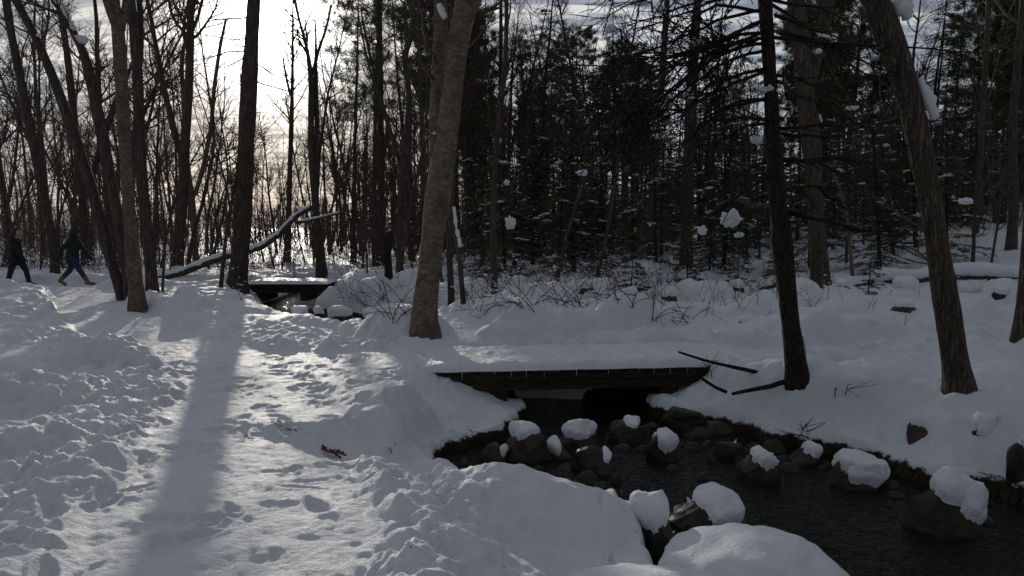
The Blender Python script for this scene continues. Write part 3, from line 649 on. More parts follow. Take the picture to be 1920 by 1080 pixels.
hero('dead_tree', 'pale dead tree with a broken top left of the sunlit trunk', 'tree', (367, 492),
     [(367, 490, 13), (366, 440, 12), (362, 380, 11), (352, 310, 10), (346, 240, 10), (343, 180, 9), (340, 120, 9), (344, 85, 7), (356, 52, 4)], 9.5, M_PALE, 8, branches=18, t0=.4, seed=14,
     forks=[[(366, 365, 9, 0), (382, 310, 9, .1), (396, 240, 9, .2), (402, 160, 8, .2), (412, 90, 7, .3), (425, 30, 5, .4)]])
hero('birch_tree', 'large forked birch at the centre with snow heaped round its foot', 'tree', (798, 634),
     [(797, 622, 56), (795, 590, 56), (798, 560, 53), (803, 520, 50), (809, 470, 50), (814, 420, 50), (821, 370, 51), (829, 310, 50), (838, 260, 44), (845, 200, 44), (852, 130, 46), (863, 60, 46), (876, 0, 46)], 14, M_BIRCHY, 26, branches=9, t0=.5, seed=15, blen=(.1, .18), rough=.045, flare=1.3,
     forks=[[(818, 360, 30, .25), (818, 290, 31, .28), (817, 220, 30, .3), (820, 140, 31, .3), (828, 60, 31, .3), (826, 0, 27, .3)], [(880, 40, 12, 0), (893, 15, 14, 0), (906, -20, 14, .1)]],
     snow=[[(822, 8, 9), (829, 22, 14), (836, 34, 10)], [(815, 250, 7)], [(857, 212, 7)]],
     extra=lambda c, O, by, rr: [px_branch(c, O, by, rr, sq, .03, dy=dy, sub=n) for sq, dy, n in [([(900, 30), (925, 12), (960, -10)], .4, 5), ([(820, 120), (800, 80), (790, 20), (775, -30)], .5, 6), ([(812, 150), (790, 115), (768, 100)], -.3, 4)]])
hero('maple_tree', 'slim dark trunk just right of the large forked birch', 'tree', (847, 573),
     [(847, 572, 15), (845, 530, 14), (842, 484, 14), (843, 430, 13), (847, 360, 13), (852, 300, 12), (856, 220, 11), (862, 140, 10), (868, 60, 8)], 11, M_BARK, 9, branches=11, t0=.35, seed=16)
hero('dead_sapling', 'leaning broken sapling with snow strips right of the large birch', 'sapling', (871, 597),
     [(871, 596, 11), (868, 560, 11), (864, 510, 11), (859, 460, 12), (853, 410, 11), (848, 380, 9), (843, 345, 5)], 3.4, M_BARK, 9, branches=3, t0=.5, seed=17, snow=[[(851, 388, 4), (855, 420, 7), (857, 448, 3)], [(859, 430, 4), (863, 462, 9)]], maxl=2)
hero('maple_tree', 'slender pale-sided trunk beyond the long snow mound', 'tree', (929, 569),
     [(929, 568, 14), (927, 520, 13), (925, 460, 13), (925, 400, 13), (927, 330, 12), (931, 260, 12), (940, 190, 11), (948, 120, 11), (950, 40, 9), (950, 0, 8)], 11, M_BARK, 9, branches=12, t0=.4, seed=18)
hero('sapling', 'thin curved sapling arching up from the snow behind the bridge', 'sapling', (1112, 558),
     [(1112, 556, 7), (1118, 530, 8), (1130, 480, 8), (1140, 430, 8), (1150, 370, 7), (1157, 300, 7), (1162, 230, 6), (1172, 150, 5), (1190, 60, 4)], 8, M_BARK, 7, branches=10, t0=.35, seed=19)
hero('maple_tree', 'straight trunk in the conifer gap behind the round snow mound', 'tree', (1218, 512),
     [(1218, 511, 17), (1221, 440, 16), (1226, 360, 15), (1231, 280, 15), (1237, 200, 14), (1244, 110, 13), (1250, 20, 12)], 13, M_BARK, 9, branches=8, t0=.5, seed=20)
hero('pine_tree', 'thick dark trunk leaning within the evergreens right of centre', 'tree', (1287, 498),
     [(1287, 495, 27), (1288, 420, 26), (1289, 360, 26), (1291, 300, 25), (1295, 220, 24), (1298, 140, 22), (1303, 60, 20), (1308, 0, 18)], 15, M_BARK, 12, branches=10, t0=.4, seed=21)
hero('maple_tree', 'thick dark trunk left of the large birch, rising through the thin woods', 'tree', (713, 505),
     [(713, 502, 18), (713, 440, 17), (714, 370, 17), (713, 300, 16), (713, 220, 15), (712, 130, 14), (711, 60, 13), (710, 0, 12)], 14, M_BARK, 9, branches=12, t0=.45, seed=22,
     forks=[[(716, 300, 9, 0), (730, 240, 9, 0), (712, 180, 8, 0), (695, 110, 7, .2), (680, 40, 5, .4)]])
hero('crooked_tree', 'sinuous trunk with two sharp bends left of the large birch', 'tree', (749, 523),
     [(749, 521, 16), (750, 470, 15), (751, 400, 15), (752, 340, 14), (757, 280, 14), (765, 230, 13), (769, 190, 13), (765, 150, 12), (756, 112, 13), (758, 92, 13), (772, 74, 13), (777, 40, 11), (774, 0, 10)], 11, M_BARK, 10, branches=10, t0=.45, seed=23,
     forks=[[(748, 300, 10, 0), (735, 255, 10, 0), (722, 215, 9, .1), (705, 170, 8, .2)]])

# near trees on the right bank
def dead_boughs(c, O, by, rr):
    """long dead hemlock boughs sweeping down and outwards, with sparse side twigs"""
    P2 = dict(HW); P2['up'] = (0, -.01, -.01, 0, 0); P2['wob'] = (.03, .08, .12, .14, .1); P2['dens'] = (2, 6.0, 5.0, 3); P2['ang'] = ((60, 90), (25, 55), (25, 60), (30, 60)); P2['t0'] = (.1, .12, .1, .1); P2['len'] = ((.2, .4), (.16, .38), (.3, .6), (.3, .6)); P2['lmax'] = (3, 1.1, .5, .3)
    seqs = [([(1445, 58), (1380, 72), (1300, 98), (1200, 160), (1120, 190)], -.8), ([(1445, 62), (1370, 95), (1290, 118), (1230, 130), (1165, 160), (1080, 185)], .6), ([(1440, 130), (1370, 150), (1290, 190), (1200, 235), (1100, 262)], -1.2),
            ([(1440, 20), (1340, 40), (1240, 90), (1180, 120), (1120, 150)], 1.2), ([(1440, -10), (1330, 0), (1230, 40), (1160, 60)], -.6), ([(1445, 180), (1380, 195), (1310, 230), (1240, 280)], .9), ([(1440, -60), (1300, -40), (1180, 10), (1100, 60)], .5),
            ([(1455, 230), (1400, 235), (1330, 270), (1270, 310)], -.5), ([(1455, 140), (1500, 150), (1560, 175), (1640, 190)], .5), ([(1460, 60), (1520, 70), (1600, 110), (1660, 130)], -.7), ([(1455, 0), (1540, 10), (1620, 40)], .8),
            ([(1462, 240), (1530, 235), (1600, 240), (1665, 215)], -.4), ([(1466, 300), (1520, 305), (1600, 290), (1660, 310)], .9), ([(1470, 360), (1530, 350), (1590, 400), (1700, 420)], .7), ([(1475, 400), (1540, 420), (1620, 440), (1700, 438)], -.6),
            ([(1445, 300), (1390, 320), (1330, 370), (1300, 400)], .6), ([(1440, 90), (1340, 130), (1250, 200), (1180, 290)], -1.6), ([(1440, 30), (1330, 80), (1230, 150), (1150, 210), (1090, 240)], -1.9)]
    base = list(seqs)
    for sq, dy in base:
        for _ in range(1): ox, oy = rr.normal(0, 14), rr.normal(0, 22); seqs.append(([(sq[0][0], sq[0][1] + oy * .8)] + [(a + ox + rr.normal(0, 8), b + oy + rr.normal(0, 12)) for a, b in sq[1:]], dy + rr.normal(0, .7)))
    for sq, dy in seqs:
        q = np.array([at_y(px, py, by + dy * i / (len(sq) - 1)) for i, (px, py) in enumerate(sq)]) - O
        s = np.concatenate([[0], np.cumsum(np.linalg.norm(np.diff(q, axis=0), axis=1))]); t = np.linspace(0, s[-1], max(6, int(s[-1] / .15)))
        q2 = np.stack([np.interp(t, s, q[:, i]) for i in range(3)], -1) + np.cumsum(rr.normal(0, .012, (len(t), 3)), 0); rads = np.linspace(.02, .004, len(t)); c.tube(q2, rads, 5)
        kids(c, list(q2), rads, s[-1], 1, 3, rr, P2, t0=.12, count=int(s[-1] * 9))
    for a in rng.uniform(0, 6.28, 26):
        z = rr.uniform(3.2, 9); dd = unit([math.cos(a), math.sin(a), -.15]); grow(c, np.array([-.4 * z / 4, 0, z]), dd, rr.uniform(1.2, 2.6), .02, 1, 3, rr, P2)
hero('hemlock_tree', 'dark rough-barked trunk with dead radiating boughs at the right end of the near bridge', 'tree', (1494, 714),
     [(1496, 712, 42), (1492, 680, 38), (1487, 640, 37), (1480, 590, 36), (1474, 530, 38), (1468, 470, 40), (1463, 420, 40), (1457, 370, 36), (1452, 310, 34), (1449, 250, 32), (1446, 180, 29), (1441, 100, 27), (1434, 0, 26)], 11, M_BARKD, 26, branches=0, seed=24, rough=.09, extra=dead_boughs, crownmat=M_BARKD,
     snow=[[(1424, 172, 14), (1445, 165, 12), (1455, 172, 8)], [(1408, 262, 9), (1424, 262, 18)], [(1506, 630, 4), (1510, 655, 5), (1512, 690, 4)]])
hero('pine_tree', 'thick straight trunk behind the dark hemlock, rising from level snow', 'tree', (1540, 555),
     [(1540, 552, 40), (1537, 510, 38), (1533, 450, 35), (1529, 390, 34), (1525, 320, 35), (1519, 250, 37), (1510, 180, 37), (1504, 110, 36), (1497, 40, 35), (1492, 0, 34)], 15, M_BARKR, 22, branches=14, t0=.35, seed=25, rough=.06,
     forks=[[(1512, 170, 28, .2), (1530, 110, 26, .3), (1545, 50, 26, .3), (1556, 0, 24, .4)]], snow=[[(1530, 65, 9), (1550, 66, 7), (1568, 72, 18)], [(1533, 96, 12)], [(1536, 215, 5), (1540, 228, 4)]])
hero('maple_tree', 'big furrowed trunk leaning left with a snow strip high on its right side', 'tree', (1800, 732),
     [(1801, 731, 50), (1794, 700, 48), (1787, 650, 50), (1779, 600, 52), (1770, 540, 50), (1762, 490, 47), (1753, 430, 47), (1743, 370, 47), (1734, 320, 46), (1722, 260, 46), (1708, 200, 47), (1693, 140, 48), (1676, 90, 50), (1658, 45, 52), (1640, 0, 54)], 10, M_BARKR, 30, branches=7, t0=.55, seed=26, rough=.05,
     snow=[[(1681, 0, 22), (1694, 18, 34), (1702, 34, 16)], [(1724, 148, 12), (1734, 170, 18), (1742, 195, 20), (1752, 220, 18)]],
     extra=lambda c, O, by, rr: [px_branch(c, O, by, rr, sq, .014, dy=dy, sub=n) for sq, dy, n in [([(1655, 60), (1620, 30), (1590, -20)], .4, 4), ([(1745, 430), (1700, 415), (1660, 380), (1610, 360)], .5, 8), ([(1780, 520), (1720, 470), (1650, 440)], .6, 5)]])
hero('maple_tree', 'trunk cut off by the right edge of the view, snow at its foot', 'tree', (1916, 628),
     [(1915, 626, 34), (1918, 590, 28), (1922, 540, 26), (1926, 480, 25), (1931, 400, 24), (1936, 300, 22), (1942, 200, 20), (1948, 60, 18)], 11, M_BARKR, 14, branches=12, t0=.4, seed=27)
hero('dead_sapling', 'thin pale dead sapling in front of the evergreens right of the hemlock', 'sapling', (1600, 545),
     [(1600, 543, 9), (1597, 490, 8), (1591, 440, 8), (1585, 390, 7), (1575, 350, 6), (1560, 320, 4), (1550, 300, 3)], 3.1, M_PALE, 7, branches=5, t0=.4, seed=28, crownmat=M_PALE)
hero('pine_tree', 'straight dark pine trunk in the far right woods', 'tree', (1828, 452),
     [(1828, 450, 14), (1832, 380, 13), (1837, 300, 13), (1843, 200, 12), (1849, 100, 11), (1854, 0, 10)], 14, M_BARK, 9, branches=12, t0=.4, seed=29)

# ------------------------------------------------------------------ background forest prototypes and copies
def copy_tree(root):
    r = root.copy(); C.objects.link(r)
    for ch in root.children:
        c = ch.copy(); C.objects.link(c); c.parent = r
    return r
occupied = [(o.location.x, o.location.y) for o in bpy.data.objects if o.type == 'EMPTY' and o.parent is None]
def free(x, y, d):
    for a, b in occupied:
        if (a - x) ** 2 + (b - y) ** 2 < d * d: return False
    return True
LIT = [(-3.6, 3.2), (-2.8, 9.6), (.6, 3.8), (.8, 9.0)]
def shade_corridor(x, y):
    """how far the point is, sideways, from the strip that the sun shines along onto the near path"""
    t = math.tan(SUN_AZ); xs = x - t * (y - 6.0)     # slide back along the sun's azimuth
    return abs(xs + 1.3)
def scatter(protos, n, ylo, yhi, pxlo, pxhi, mind, label, cat, group, smin=.8, smax=1.2, corridor=0.0, dens=None):
    k = 0; tries = 0
    while k < n and tries < n * 60:
        tries += 1
        Y = ylo + (yhi - ylo) * random.random() ** .8; px = random.uniform(pxlo, pxhi); x = (px - 960) / 1400 * Y
        if corridor and shade_corridor(x, Y) < corridor: continue
        if dens and random.random() > dens(px, Y): continue
        if px < 215 and Y < 22.5: continue
        if not free(x, Y, mind): continue
        s_, o_, _, sdv = ground_all(np.array([x]), np.array([Y]), False)
        if sdv[0] < .5: continue
        if min(segdist(np.array([x]), np.array([Y]), pl)[0] for pl, hw in PATHS) < .95: continue
        p = random.choice(protos); r = p if not p.get('used') else copy_tree(p)
        p['used'] = 1; r.location = (x, Y, float(s_[0])); r.rotation_euler = (random.gauss(0, .03), random.gauss(0, .03), random.uniform(0, 6.28)); s = random.uniform(smin, smax); r.scale = (s, s, s)
        tag(r, label, cat, group); occupied.append((x, Y)); k += 1
    return k

hw = [make_tree_hw('bare_tree', H, r, sd, lean=ln, wob=wb, fork=fk, t0=t0) for H, r, sd, ln, wb, fk, t0 in
      [(14, .13, 101, .04, .035, False, .35), (15, .16, 102, .03, .03, True, .35), (12, .10, 103, .08, .06, True, .3), (13, .12, 104, .05, .045, False, .25), (11, .09, 105, .1, .07, False, .3), (16, .18, 106, .03, .03, True, .4), (10, .08, 107, .06, .06, True, .2)]]
SP = dict(HW); SP['lmax'] = (1.6, .7, .35, .3); SP['rmin'] = .003; SP['dens'] = (3.2, 5, 5, 4)
sap = [make_tree_hw('bare_sapling', H, r, sd, P=SP, lean=.09, wob=.07, fork=fk, t0=.15, maxl=2) for H, r, sd, fk in [(4.2, .025, 201, False), (5.5, .035, 202, True), (3.4, .02, 203, False), (6.5, .04, 204, False), (7.5, .05, 205, True)]]
pine = [make_conifer('white_pine_tree', 15, .2, 301, 5.0, 3.2, 1.1, 'pine', M_NEEDLEP, deadlow=1.5, bark=M_BARK), make_conifer('white_pine_tree', 13, .15, 302, 3.8, 2.8, 1.1, 'pine', M_NEEDLEP, deadlow=1.2, bark=M_BARK)]
pineo = [make_conifer('white_pine_tree', 14, .14, 303, 6.6, 2.6, .5, 'pine', M_NEEDLEP, deadlow=2.0, bark=M_BARK)]
fir = [make_conifer('fir_tree', 6.0, .07, 311, .3, 1.5, 1.0, 'fir', M_NEEDLE, snow=True), make_conifer('fir_tree', 8.5, .10, 312, .6, 2.2, 1.1, 'hemlock', M_NEEDLE, snow=True)]
spruce = [make_conifer('spruce_tree', 12, .13, 321, 2.6, 2.5, .85, 'hemlock', M_NEEDLE, deadlow=.8), make_conifer('spruce_tree', 10, .11, 322, 1.8, 2.3, .85, 'hemlock', M_NEEDLE, deadlow=.6)]
smallfir = [make_conifer('young_fir', 1.9, .025, 331, .1, .75, 1.3, 'fir', M_NEEDLE, snow=True)]

scatter(fir, 16, 17, 27, 900, 1790, 1.9, 'dark young fir with snow clumps in the evergreen thicket right of centre', 'fir tree', 'young firs of the evergreen thicket', .55, .85)
scatter(fir, 22, 22, 34, 880, 1850, 1.9, 'dark young fir with snow clumps in the evergreen thicket right of centre', 'fir tree', 'young firs of the evergreen thicket', .65, .95)
scatter(fir, 44, 32, 62, 860, 1950, 2.0, 'dark fir deep in the woods right of centre', 'fir tree', 'firs deep in the woods right of centre', .9, 1.3)
scatter(smallfir, 9, 14.5, 22, 930, 1650, 1.2, 'knee-high snow-dusted fir at the edge of the evergreen thicket', 'young fir', 'small firs at the thicket edge', .5, 1.1)
scatter(spruce, 17, 24, 50, 900, 1950, 2.0, 'tall dark spruce standing in the evergreen woods right of centre', 'spruce tree', 'tall spruces right of centre', .8, 1.25)
scatter(pineo, 3, 27, 36, 600, 790, 2.5, 'pine with low tufted crown left of the large birch', 'pine tree', 'pines left of the large birch', .85, 1.0)
scatter(pineo + pine[:1], 20, 26, 60, 840, 1400, 2.4, 'tall pine with dark tufted crown above the thin woods at the centre', 'pine tree', 'pines at the centre', .75, 1.15)
scatter(pine, 12, 22, 50, 1500, 2000, 2.5, 'tall pine with tufted crown in the woods at the far right', 'pine tree', 'pines at the far right', .85, 1.2)
scatter(hw, 44, 24, 70, 560, 1000, 1.6, 'bare slender hardwood in the thin woods between the sun and the large birch', 'bare tree', 'bare hardwoods between the sun and the large birch', .75, 1.15, corridor=1.7)
scatter(hw, 52, 24, 80, -60, 430, 2.0, 'bare hardwood against the bright sky left of the sun', 'bare tree', 'bare hardwoods left of the sun', .75, 1.15, corridor=1.7)
scatter(hw, 15, 45, 85, 430, 620, 2.2, 'bare hardwood far off below the sun glare', 'bare tree', 'bare hardwoods below the sun', .45, .7)
scatter(hw, 36, 20, 70, 950, 1990, 1.8, 'bare hardwood standing among the evergreens on the right', 'bare tree', 'bare hardwoods among the evergreens', .75, 1.15)
scatter(sap, 90, 17, 50, -40, 900, .8, 'thin bare sapling in the brushy woods left of centre', 'sapling', 'bare saplings left of centre', .7, 1.2)
scatter(sap, 34, 15, 40, 900, 1950, .8, 'thin bare sapling among the evergreens right of centre', 'sapling', 'bare saplings right of centre', .6, 1.2)
ZONES = [(100, 'near the first walker'), (235, 'behind the trunk cluster at left'), (330, 'right of the pale left birch'), (455, 'left of the tall sunlit trunk'), (590, 'below the sun glare'), (700, 'around the crooked forked trunk'),
         (800, 'left of the large forked birch'), (925, 'right of the large forked birch'), (1110, 'above the long snow mound'), (1220, 'behind the curved arching sapling'), (1300, 'behind the round snow mound'), (1450, 'left of the dark hemlock trunk'),
         (1560, 'behind the dark hemlock trunk'), (1750, 'left of the big leaning trunk'), (1850, 'right of the big leaning trunk'), (9999, 'by the far right edge')]
KINDW = {'bare tree': 'bare hardwood', 'sapling': 'thin bare sapling', 'fir tree': 'dark bushy fir', 'young fir': 'knee-high snowy fir', 'spruce tree': 'dark open spruce', 'pine tree': 'tufted pine'}
sets = {}
for o in bpy.data.objects:
    if o.parent is None and o.get('group') and o.get('category') in KINDW and o.name.split('.')[0] in ('bare_tree', 'bare_sapling', 'white_pine_tree', 'fir_tree', 'spruce_tree', 'young_fir'):
        d = o.location.y; px = 960 + o.location.x / d * 1400; zn = next(z_[1] for z_ in ZONES if px < z_[0]); rk = 'in the nearest rank' if d < 25 else 'in the second rank' if d < 35 else 'farther back' if d < 50 else 'deep in the woods'
        sets.setdefault((KINDW[o['category']], rk, zn), []).append((px, o))
ORD = ['leftmost', 'second from left', 'third from left', 'fourth from left', 'fifth from left', 'sixth from left', 'seventh from left', 'eighth from left', 'ninth from left', 'tenth from left', 'eleventh from left', 'twelfth from left', 'thirteenth from left', 'fourteenth from left', 'fifteenth from left']; NUM = ['', '', 'two', 'three', 'four', 'five', 'six']
for (kd, rk, zn), mem in sets.items():
    mem.sort(key=lambda a: a[0])
    for i_, (px, o) in enumerate(mem):
        pre = '' if len(mem) == 1 or len(mem) > 15 else ('rightmost' if i_ == len(mem) - 1 else ORD[i_]) + ' '
        o['label'] = (pre + kd + ' ' + rk + ' ' + zn)
for p in hw + sap + pine + pineo + fir + spruce + smallfir:
    if not p.get('used'):
        for ch in list(p.children): bpy.data.objects.remove(ch)
        bpy.data.objects.remove(p)
    elif 'used' in p: pass
for o in bpy.data.objects:
    if 'used' in o: del o['used']

# brushy understorey that nobody could count
def undergrowth(name, n, ylo, yhi, pxlo, pxhi, hlo, hhi, m, label, seed, snowy=.5, spread=.25):
    rr = np.random.default_rng(seed); g = Geo(); s = Geo(); Ys = ylo + (yhi - ylo) * rr.random(n) ** .9; Xs = (rr.uniform(pxlo, pxhi, n) - 960) / 1400 * Ys
    zz_, so, onp, sdv = ground_all(Xs, Ys, False)
    for x, y, z, o, sd0 in zip(Xs, Ys, zz_, onp, sdv):
        if o > .2 or sd0 < .15: continue
        h = rr.uniform(hlo, hhi); d = unit([rr.normal(0, spread), rr.normal(0, spread), 1]); p = np.array([x, y, z - .05]); q = [p]
        for j in range(4): d = unit(d + rr.normal(0, .14, 3)); q.append(q[-1] + d * h / 4)
        r = .003 + h * .0022 + y * .00008; g.tube(q, np.linspace(r, r * .35, 5), 3, caps=False)
        for j in range(int(2 + h * 2.2)):
            i = rr.integers(1, 4); dd = unit(d + rr.normal(0, .6, 3)); e = q[i] + dd * h * rr.uniform(.15, .35); g.tube([q[i], (q[i] + e) / 2 + rr.normal(0, .02, 3), e], [r * .6, r * .45, r * .3], 3, caps=False)
            if rr.random() < snowy: w = rr.uniform(.010, .034); blob(s, (q[i] + e) / 2 + np.array([0, 0, w * .3]), (w * 1.5, w, w * .6), rr, 1)
    o = tag(g.obj(name, m), label, 'brush', kind='stuff')
    if s.n: s.obj('snow_dusting', M_SNOW, o)['kind'] = 'stuff'
undergrowth('far_brush', 2300, 24, 62, -60, 1250, .8, 3.8, M_TWIG, 'dense brown brush filling the woods behind the stream', 41, .12)
undergrowth('near_brush', 620, 13, 26, 440, 1250, .25, 1.0, M_RED, 'snow-dusted red-brown twigs around the stream and snow mounds', 42, .55, .5)
undergrowth('slope_brush', 150, 11.5, 20, 1180, 1900, .15, .55, M_RED, 'short twigs poking through the snow of the right slope', 46, .5, .6)
undergrowth('mound_brush', 330, 12, 21, 880, 1560, .2, .9, M_RED, 'snow-dusted twigs among the hummocks behind the near bridge', 47, .6, .5)
undergrowth('left_brush', 420, 22.5, 34, -40, 620, .3, 1.3, M_TWIG, 'low snowy brush beyond the far path', 43, .6, .4)
undergrowth('right_brush', 500, 20, 45, 1200, 1960, .5, 2.6, M_TWIG, 'tangled brush under the evergreens on the right', 44, .3, .3)

# far woods closing the view
def far_woods():
    rr = np.random.default_rng(77); g = Geo()
    for _ in range(640):
        Y = rr.uniform(70, 150); px = rr.uniform(-150, 2080); x = (px - 960) / 1400 * Y; right = px > 640
        if not right and Y < 112: continue
        H = rr.uniform(9, 16) if right else rr.uniform(4, 8); z = gz(x, Y); d = unit([rr.normal(0, .05), rr.normal(0, .05), 1]); p = np.array([x, Y, z - .3]); q = [p + d * H * t for t in (0, .35, .7, 1)]
        g.tube(q, [.14, .11, .07, .02], 4, caps=False)
        con = rr.random() < (.55 if px > 860 else .45)
        for j in range(46 if con else 26):
            t = rr.uniform(.12 if con else .3, 1); b = p + d * H * t; a = rr.uniform(0, 6.28)
            if con: l = H * .20 * (1.05 - t) + .3; e = b + np.array([math.cos(a) * l, math.sin(a) * l, -.15 * l]); w = l * .24; s = unit(np.cross(e - b, [0, 0, 1.])) * w; g.add([b, (b + e) / 2 + s, e, (b + e) / 2 - s], [[0, 1, 2, 3]], mi=1)
            else:
                l = H * rr.uniform(.1, .25) * (1.2 - t); e = b + np.array([math.cos(a) * l * .6, math.sin(a) * l * .6, l * .8]); g.tube([b, (b + e) / 2 + rr.normal(0, .08, 3), e], [.035, .028, .015], 3, caps=False)
                for u in range(3): e2 = (b + e) / 2 + rr.normal(0, .5, 3) + np.array([0, 0, .6]); g.tube([(b + e) / 2, e2], [.018, .01], 3, caps=False)
    tag(g.obj('far_woods', [M_TWIG, M_NEEDLE]), 'distant mixed woods along the horizon', 'woods', kind='stuff')
far_woods()
undergrowth('distant_thicket', 1500, 60, 110, -100, 1250, 1.2, 3.6, M_TWIG, 'distant brown thicket along the horizon', 45, 0)

# ------------------------------------------------------------------ stones with snow caps in the stream
def rock_obj(name, label, cx, wy, w, top, m, caps=(), seed=0, cat='rock', deep=.8, base=ZW, group=None, blocky=.0, sub=4):
    rr = np.random.default_rng(500 + seed); f = on_z(cx, wy, base); rx = w * .5 * f[1] / 1400; ry = rx * deep; yc = f[1] + ry * .75
    x = (cx - 960) / 1400 * yc; zt = EYE - (top - 425) * yc / 1400 if False else at_y(cx, top, yc)[2]
    
    if caps: zt = max(zt, at_y(cx, min(top, caps[0][1] + caps[0][3] * .08), yc)[2])
    hz = max(zt - base, .05); root = empty(name, (x, yc, base)); g = Geo(); V, F = ICO[sub]; o = rr.uniform(0, 40)
    W = V.copy()
    if blocky: W = np.sign(W) * np.abs(W) ** (1 - blocky); W /= np.abs(W).max()
    for _ in range(11):      # facets: planes that shear off the round
        n = unit(rr.normal(0, 1, 3) * np.array([1, 1, .8])); dd = W @ n; lim = rr.uniform(.62, .85); W = W - np.where(dd > lim, (dd - lim) * .85, 0)[:, None] * n
    W = W * (1 + .13 * n3(V, 1.5, o) + .05 * n3(V, 5, o) + .02 * n3(V, 12, o))[:, None]
    W = W / np.abs(W).max(0); W = W * np.array([rx, ry, hz + .25]) * np.array([1, 1, .5]); W[:, 2] += (hz + .25) * .5 - .25
    g.add(W, None, F); g.obj('stone', m, root)
    for cp in caps:
        ox, oy, cw, ch = cp[:4]; yy = yc + (cp[4] if len(cp) > 4 else 0) * ry; c = at_y(ox, oy, yy) - np.array([x, yc, base]); hw_, hh = cw * .5 * yy / 1400, ch * .5 * yy / 1400
        q = np.sqrt(((W[:, 0] - c[0]) / hw_) ** 2 + ((W[:, 2] - c[2] + hh * .2) / (hh * .95)) ** 2 * (W[:, 2] < c[2]) + ((W[:, 1] - c[1]) / max(ry * 1.1, hw_)) ** 2 * .8)
        o2 = rr.uniform(0, 40); q = q * (1 + .30 * n3(V, 2.2, o2) + .10 * n3(V, 6, o2) + .05 * n3(V, 14, o2)); th = hh * .95 * np.sqrt(np.clip(1 - q ** 2.6, 0, 1)); th = np.where(q < 1, th + .012, -.03)
        lump = 1 + .26 * n3(V, 2.4, o2 + 5) + .10 * n3(V, 7, o2) + .03 * n3(V, 20, o2); nr = W / np.array([rx, ry, hz]); nr /= np.linalg.norm(nr, axis=1)[:, None]; dr = nr * np.array([.85, .7, .3]) + np.array([0, 0, .65])
        gs = Geo(); gs.add(W + dr * (th * lump)[:, None], None, F); gs.obj('snow_cap', M_SNOW, root)
    tag(root, label, cat, group); return root
ROCKS = [
 ('big brown boulder by the left bank with snow along its top edge', 990, 868, 104, 800, M_ROCKB, [(975, 802, 90, 26, .2), (1018, 797, 40, 16, .3)], 'boulder'),
 ('boulder with a wide snow cap just right of the big brown boulder', 1085, 850, 84, 796, M_ROCK, [(1078, 800, 84, 36, .1)], 'boulder'),
 ('small stone with a snow patch wedged between the two snow-topped boulders', 1050, 862, 64, 828, M_ROCKB, [(1038, 838, 34, 24, -.4), (1066, 826, 26, 12, .1)], 'rock'),
 ('reddish rounded stone at the left bank with snow at its right end', 921, 866, 62, 830, M_ROCKB, [(945, 843, 14, 18, -.2)], 'rock'),
 ('dark wedge stone with a dab of snow right of the bank boulders', 1118, 890, 98, 836, M_ROCK, [(1139, 857, 15, 19, -.5)], 'boulder'),
 ('flat bare stone just below the dark wedge stone', 1107, 906, 56, 880, M_ROCKM, [], 'rock'),
 ('dark boulder in front of the bridge opening with a slanting snow strip', 1178, 832, 84, 786, M_ROCK, [(1192, 790, 48, 15, .2)], 'boulder'),
 ('large square black stone against the right bank by the bridge', 1284, 812, 92, 762, M_ROCK, [], 'boulder'),
 ('round dark stone with an egg-shaped snow cap in mid stream', 1250, 866, 76, 812, M_ROCK, [(1254, 826, 46, 36, -.2)], 'boulder'),
 ('low flat dark stone behind the egg-capped stone', 1318, 822, 66, 800, M_ROCK, [], 'rock'),
 ('dark slab sloping out of the water below the fallen branches', 1350, 815, 70, 790, M_ROCKB, [], 'rock'),
 ('pointed dark stone with a small upright knob of snow', 1378, 862, 66, 816, M_ROCK, [(1380, 817, 19, 28, -.2)], 'rock'),
 ('dark stone with a round snow dome left of the bank overhang', 1430, 905, 88, 858, M_ROCK, [(1437, 852, 58, 38, 0)], 'boulder'),
 ('small dark stone under the bank with a snow dome', 1522, 872, 66, 842, M_ROCK, [(1528, 838, 46, 30, 0)], 'rock'),
 ('bare dark stone beneath the right bank between two snow-domed stones', 1462, 850, 60, 824, M_ROCKM, [], 'rock'),
 ('stone with a lumpy snow cap and mossy tip in the right part of the stream', 1616, 918, 108, 862, M_ROCKM, [(1623, 879, 88, 54, -.1), (1655, 895, 30, 24, -.3)], 'boulder'),
 ('largest mossy boulder with snow sliding off its right side', 1795, 1010, 150, 902, M_ROCKM, [(1795, 908, 96, 56, 0), (1828, 945, 62, 60, -.4), (1845, 968, 34, 34, -.5)], 'boulder'),
 ('dark stone topped by a rounded snow heap beside the near snow mound', 1235, 1052, 90, 950, M_ROCK, [(1213, 955, 80, 66, .1)], 'boulder'),
 ('broad dark boulder with an oval snow cap in the near stream', 1330, 1010, 142, 935, M_ROCK, [(1352, 947, 106, 54, .1)], 'boulder'),
 ('low mossy stone barely above the water behind the nearest snow-covered boulder', 1480, 1042, 96, 1008, M_ROCKM, [], 'rock'),
 ('small round submerged-looking stone right of the low mossy stone', 1578, 1030, 42, 1012, M_ROCKM, [], 'rock'),
 ('tiny flat stone showing in mid stream beyond the oval-capped boulder', 1325, 900, 34, 890, M_ROCK, [], 'rock'),
 ('small stone in the shallow cove below the left bank', 868, 872, 30, 858, M_ROCKB, [], 'rock'),
]
for i, (lb, cx, wy, w, top, m, caps, cat) in enumerate(ROCKS): rock_obj(cat, lb, cx, wy, w, top, m, caps, i, cat, blocky=.45 if 'square' in lb else .12, sub=5 if w > 80 else 4)
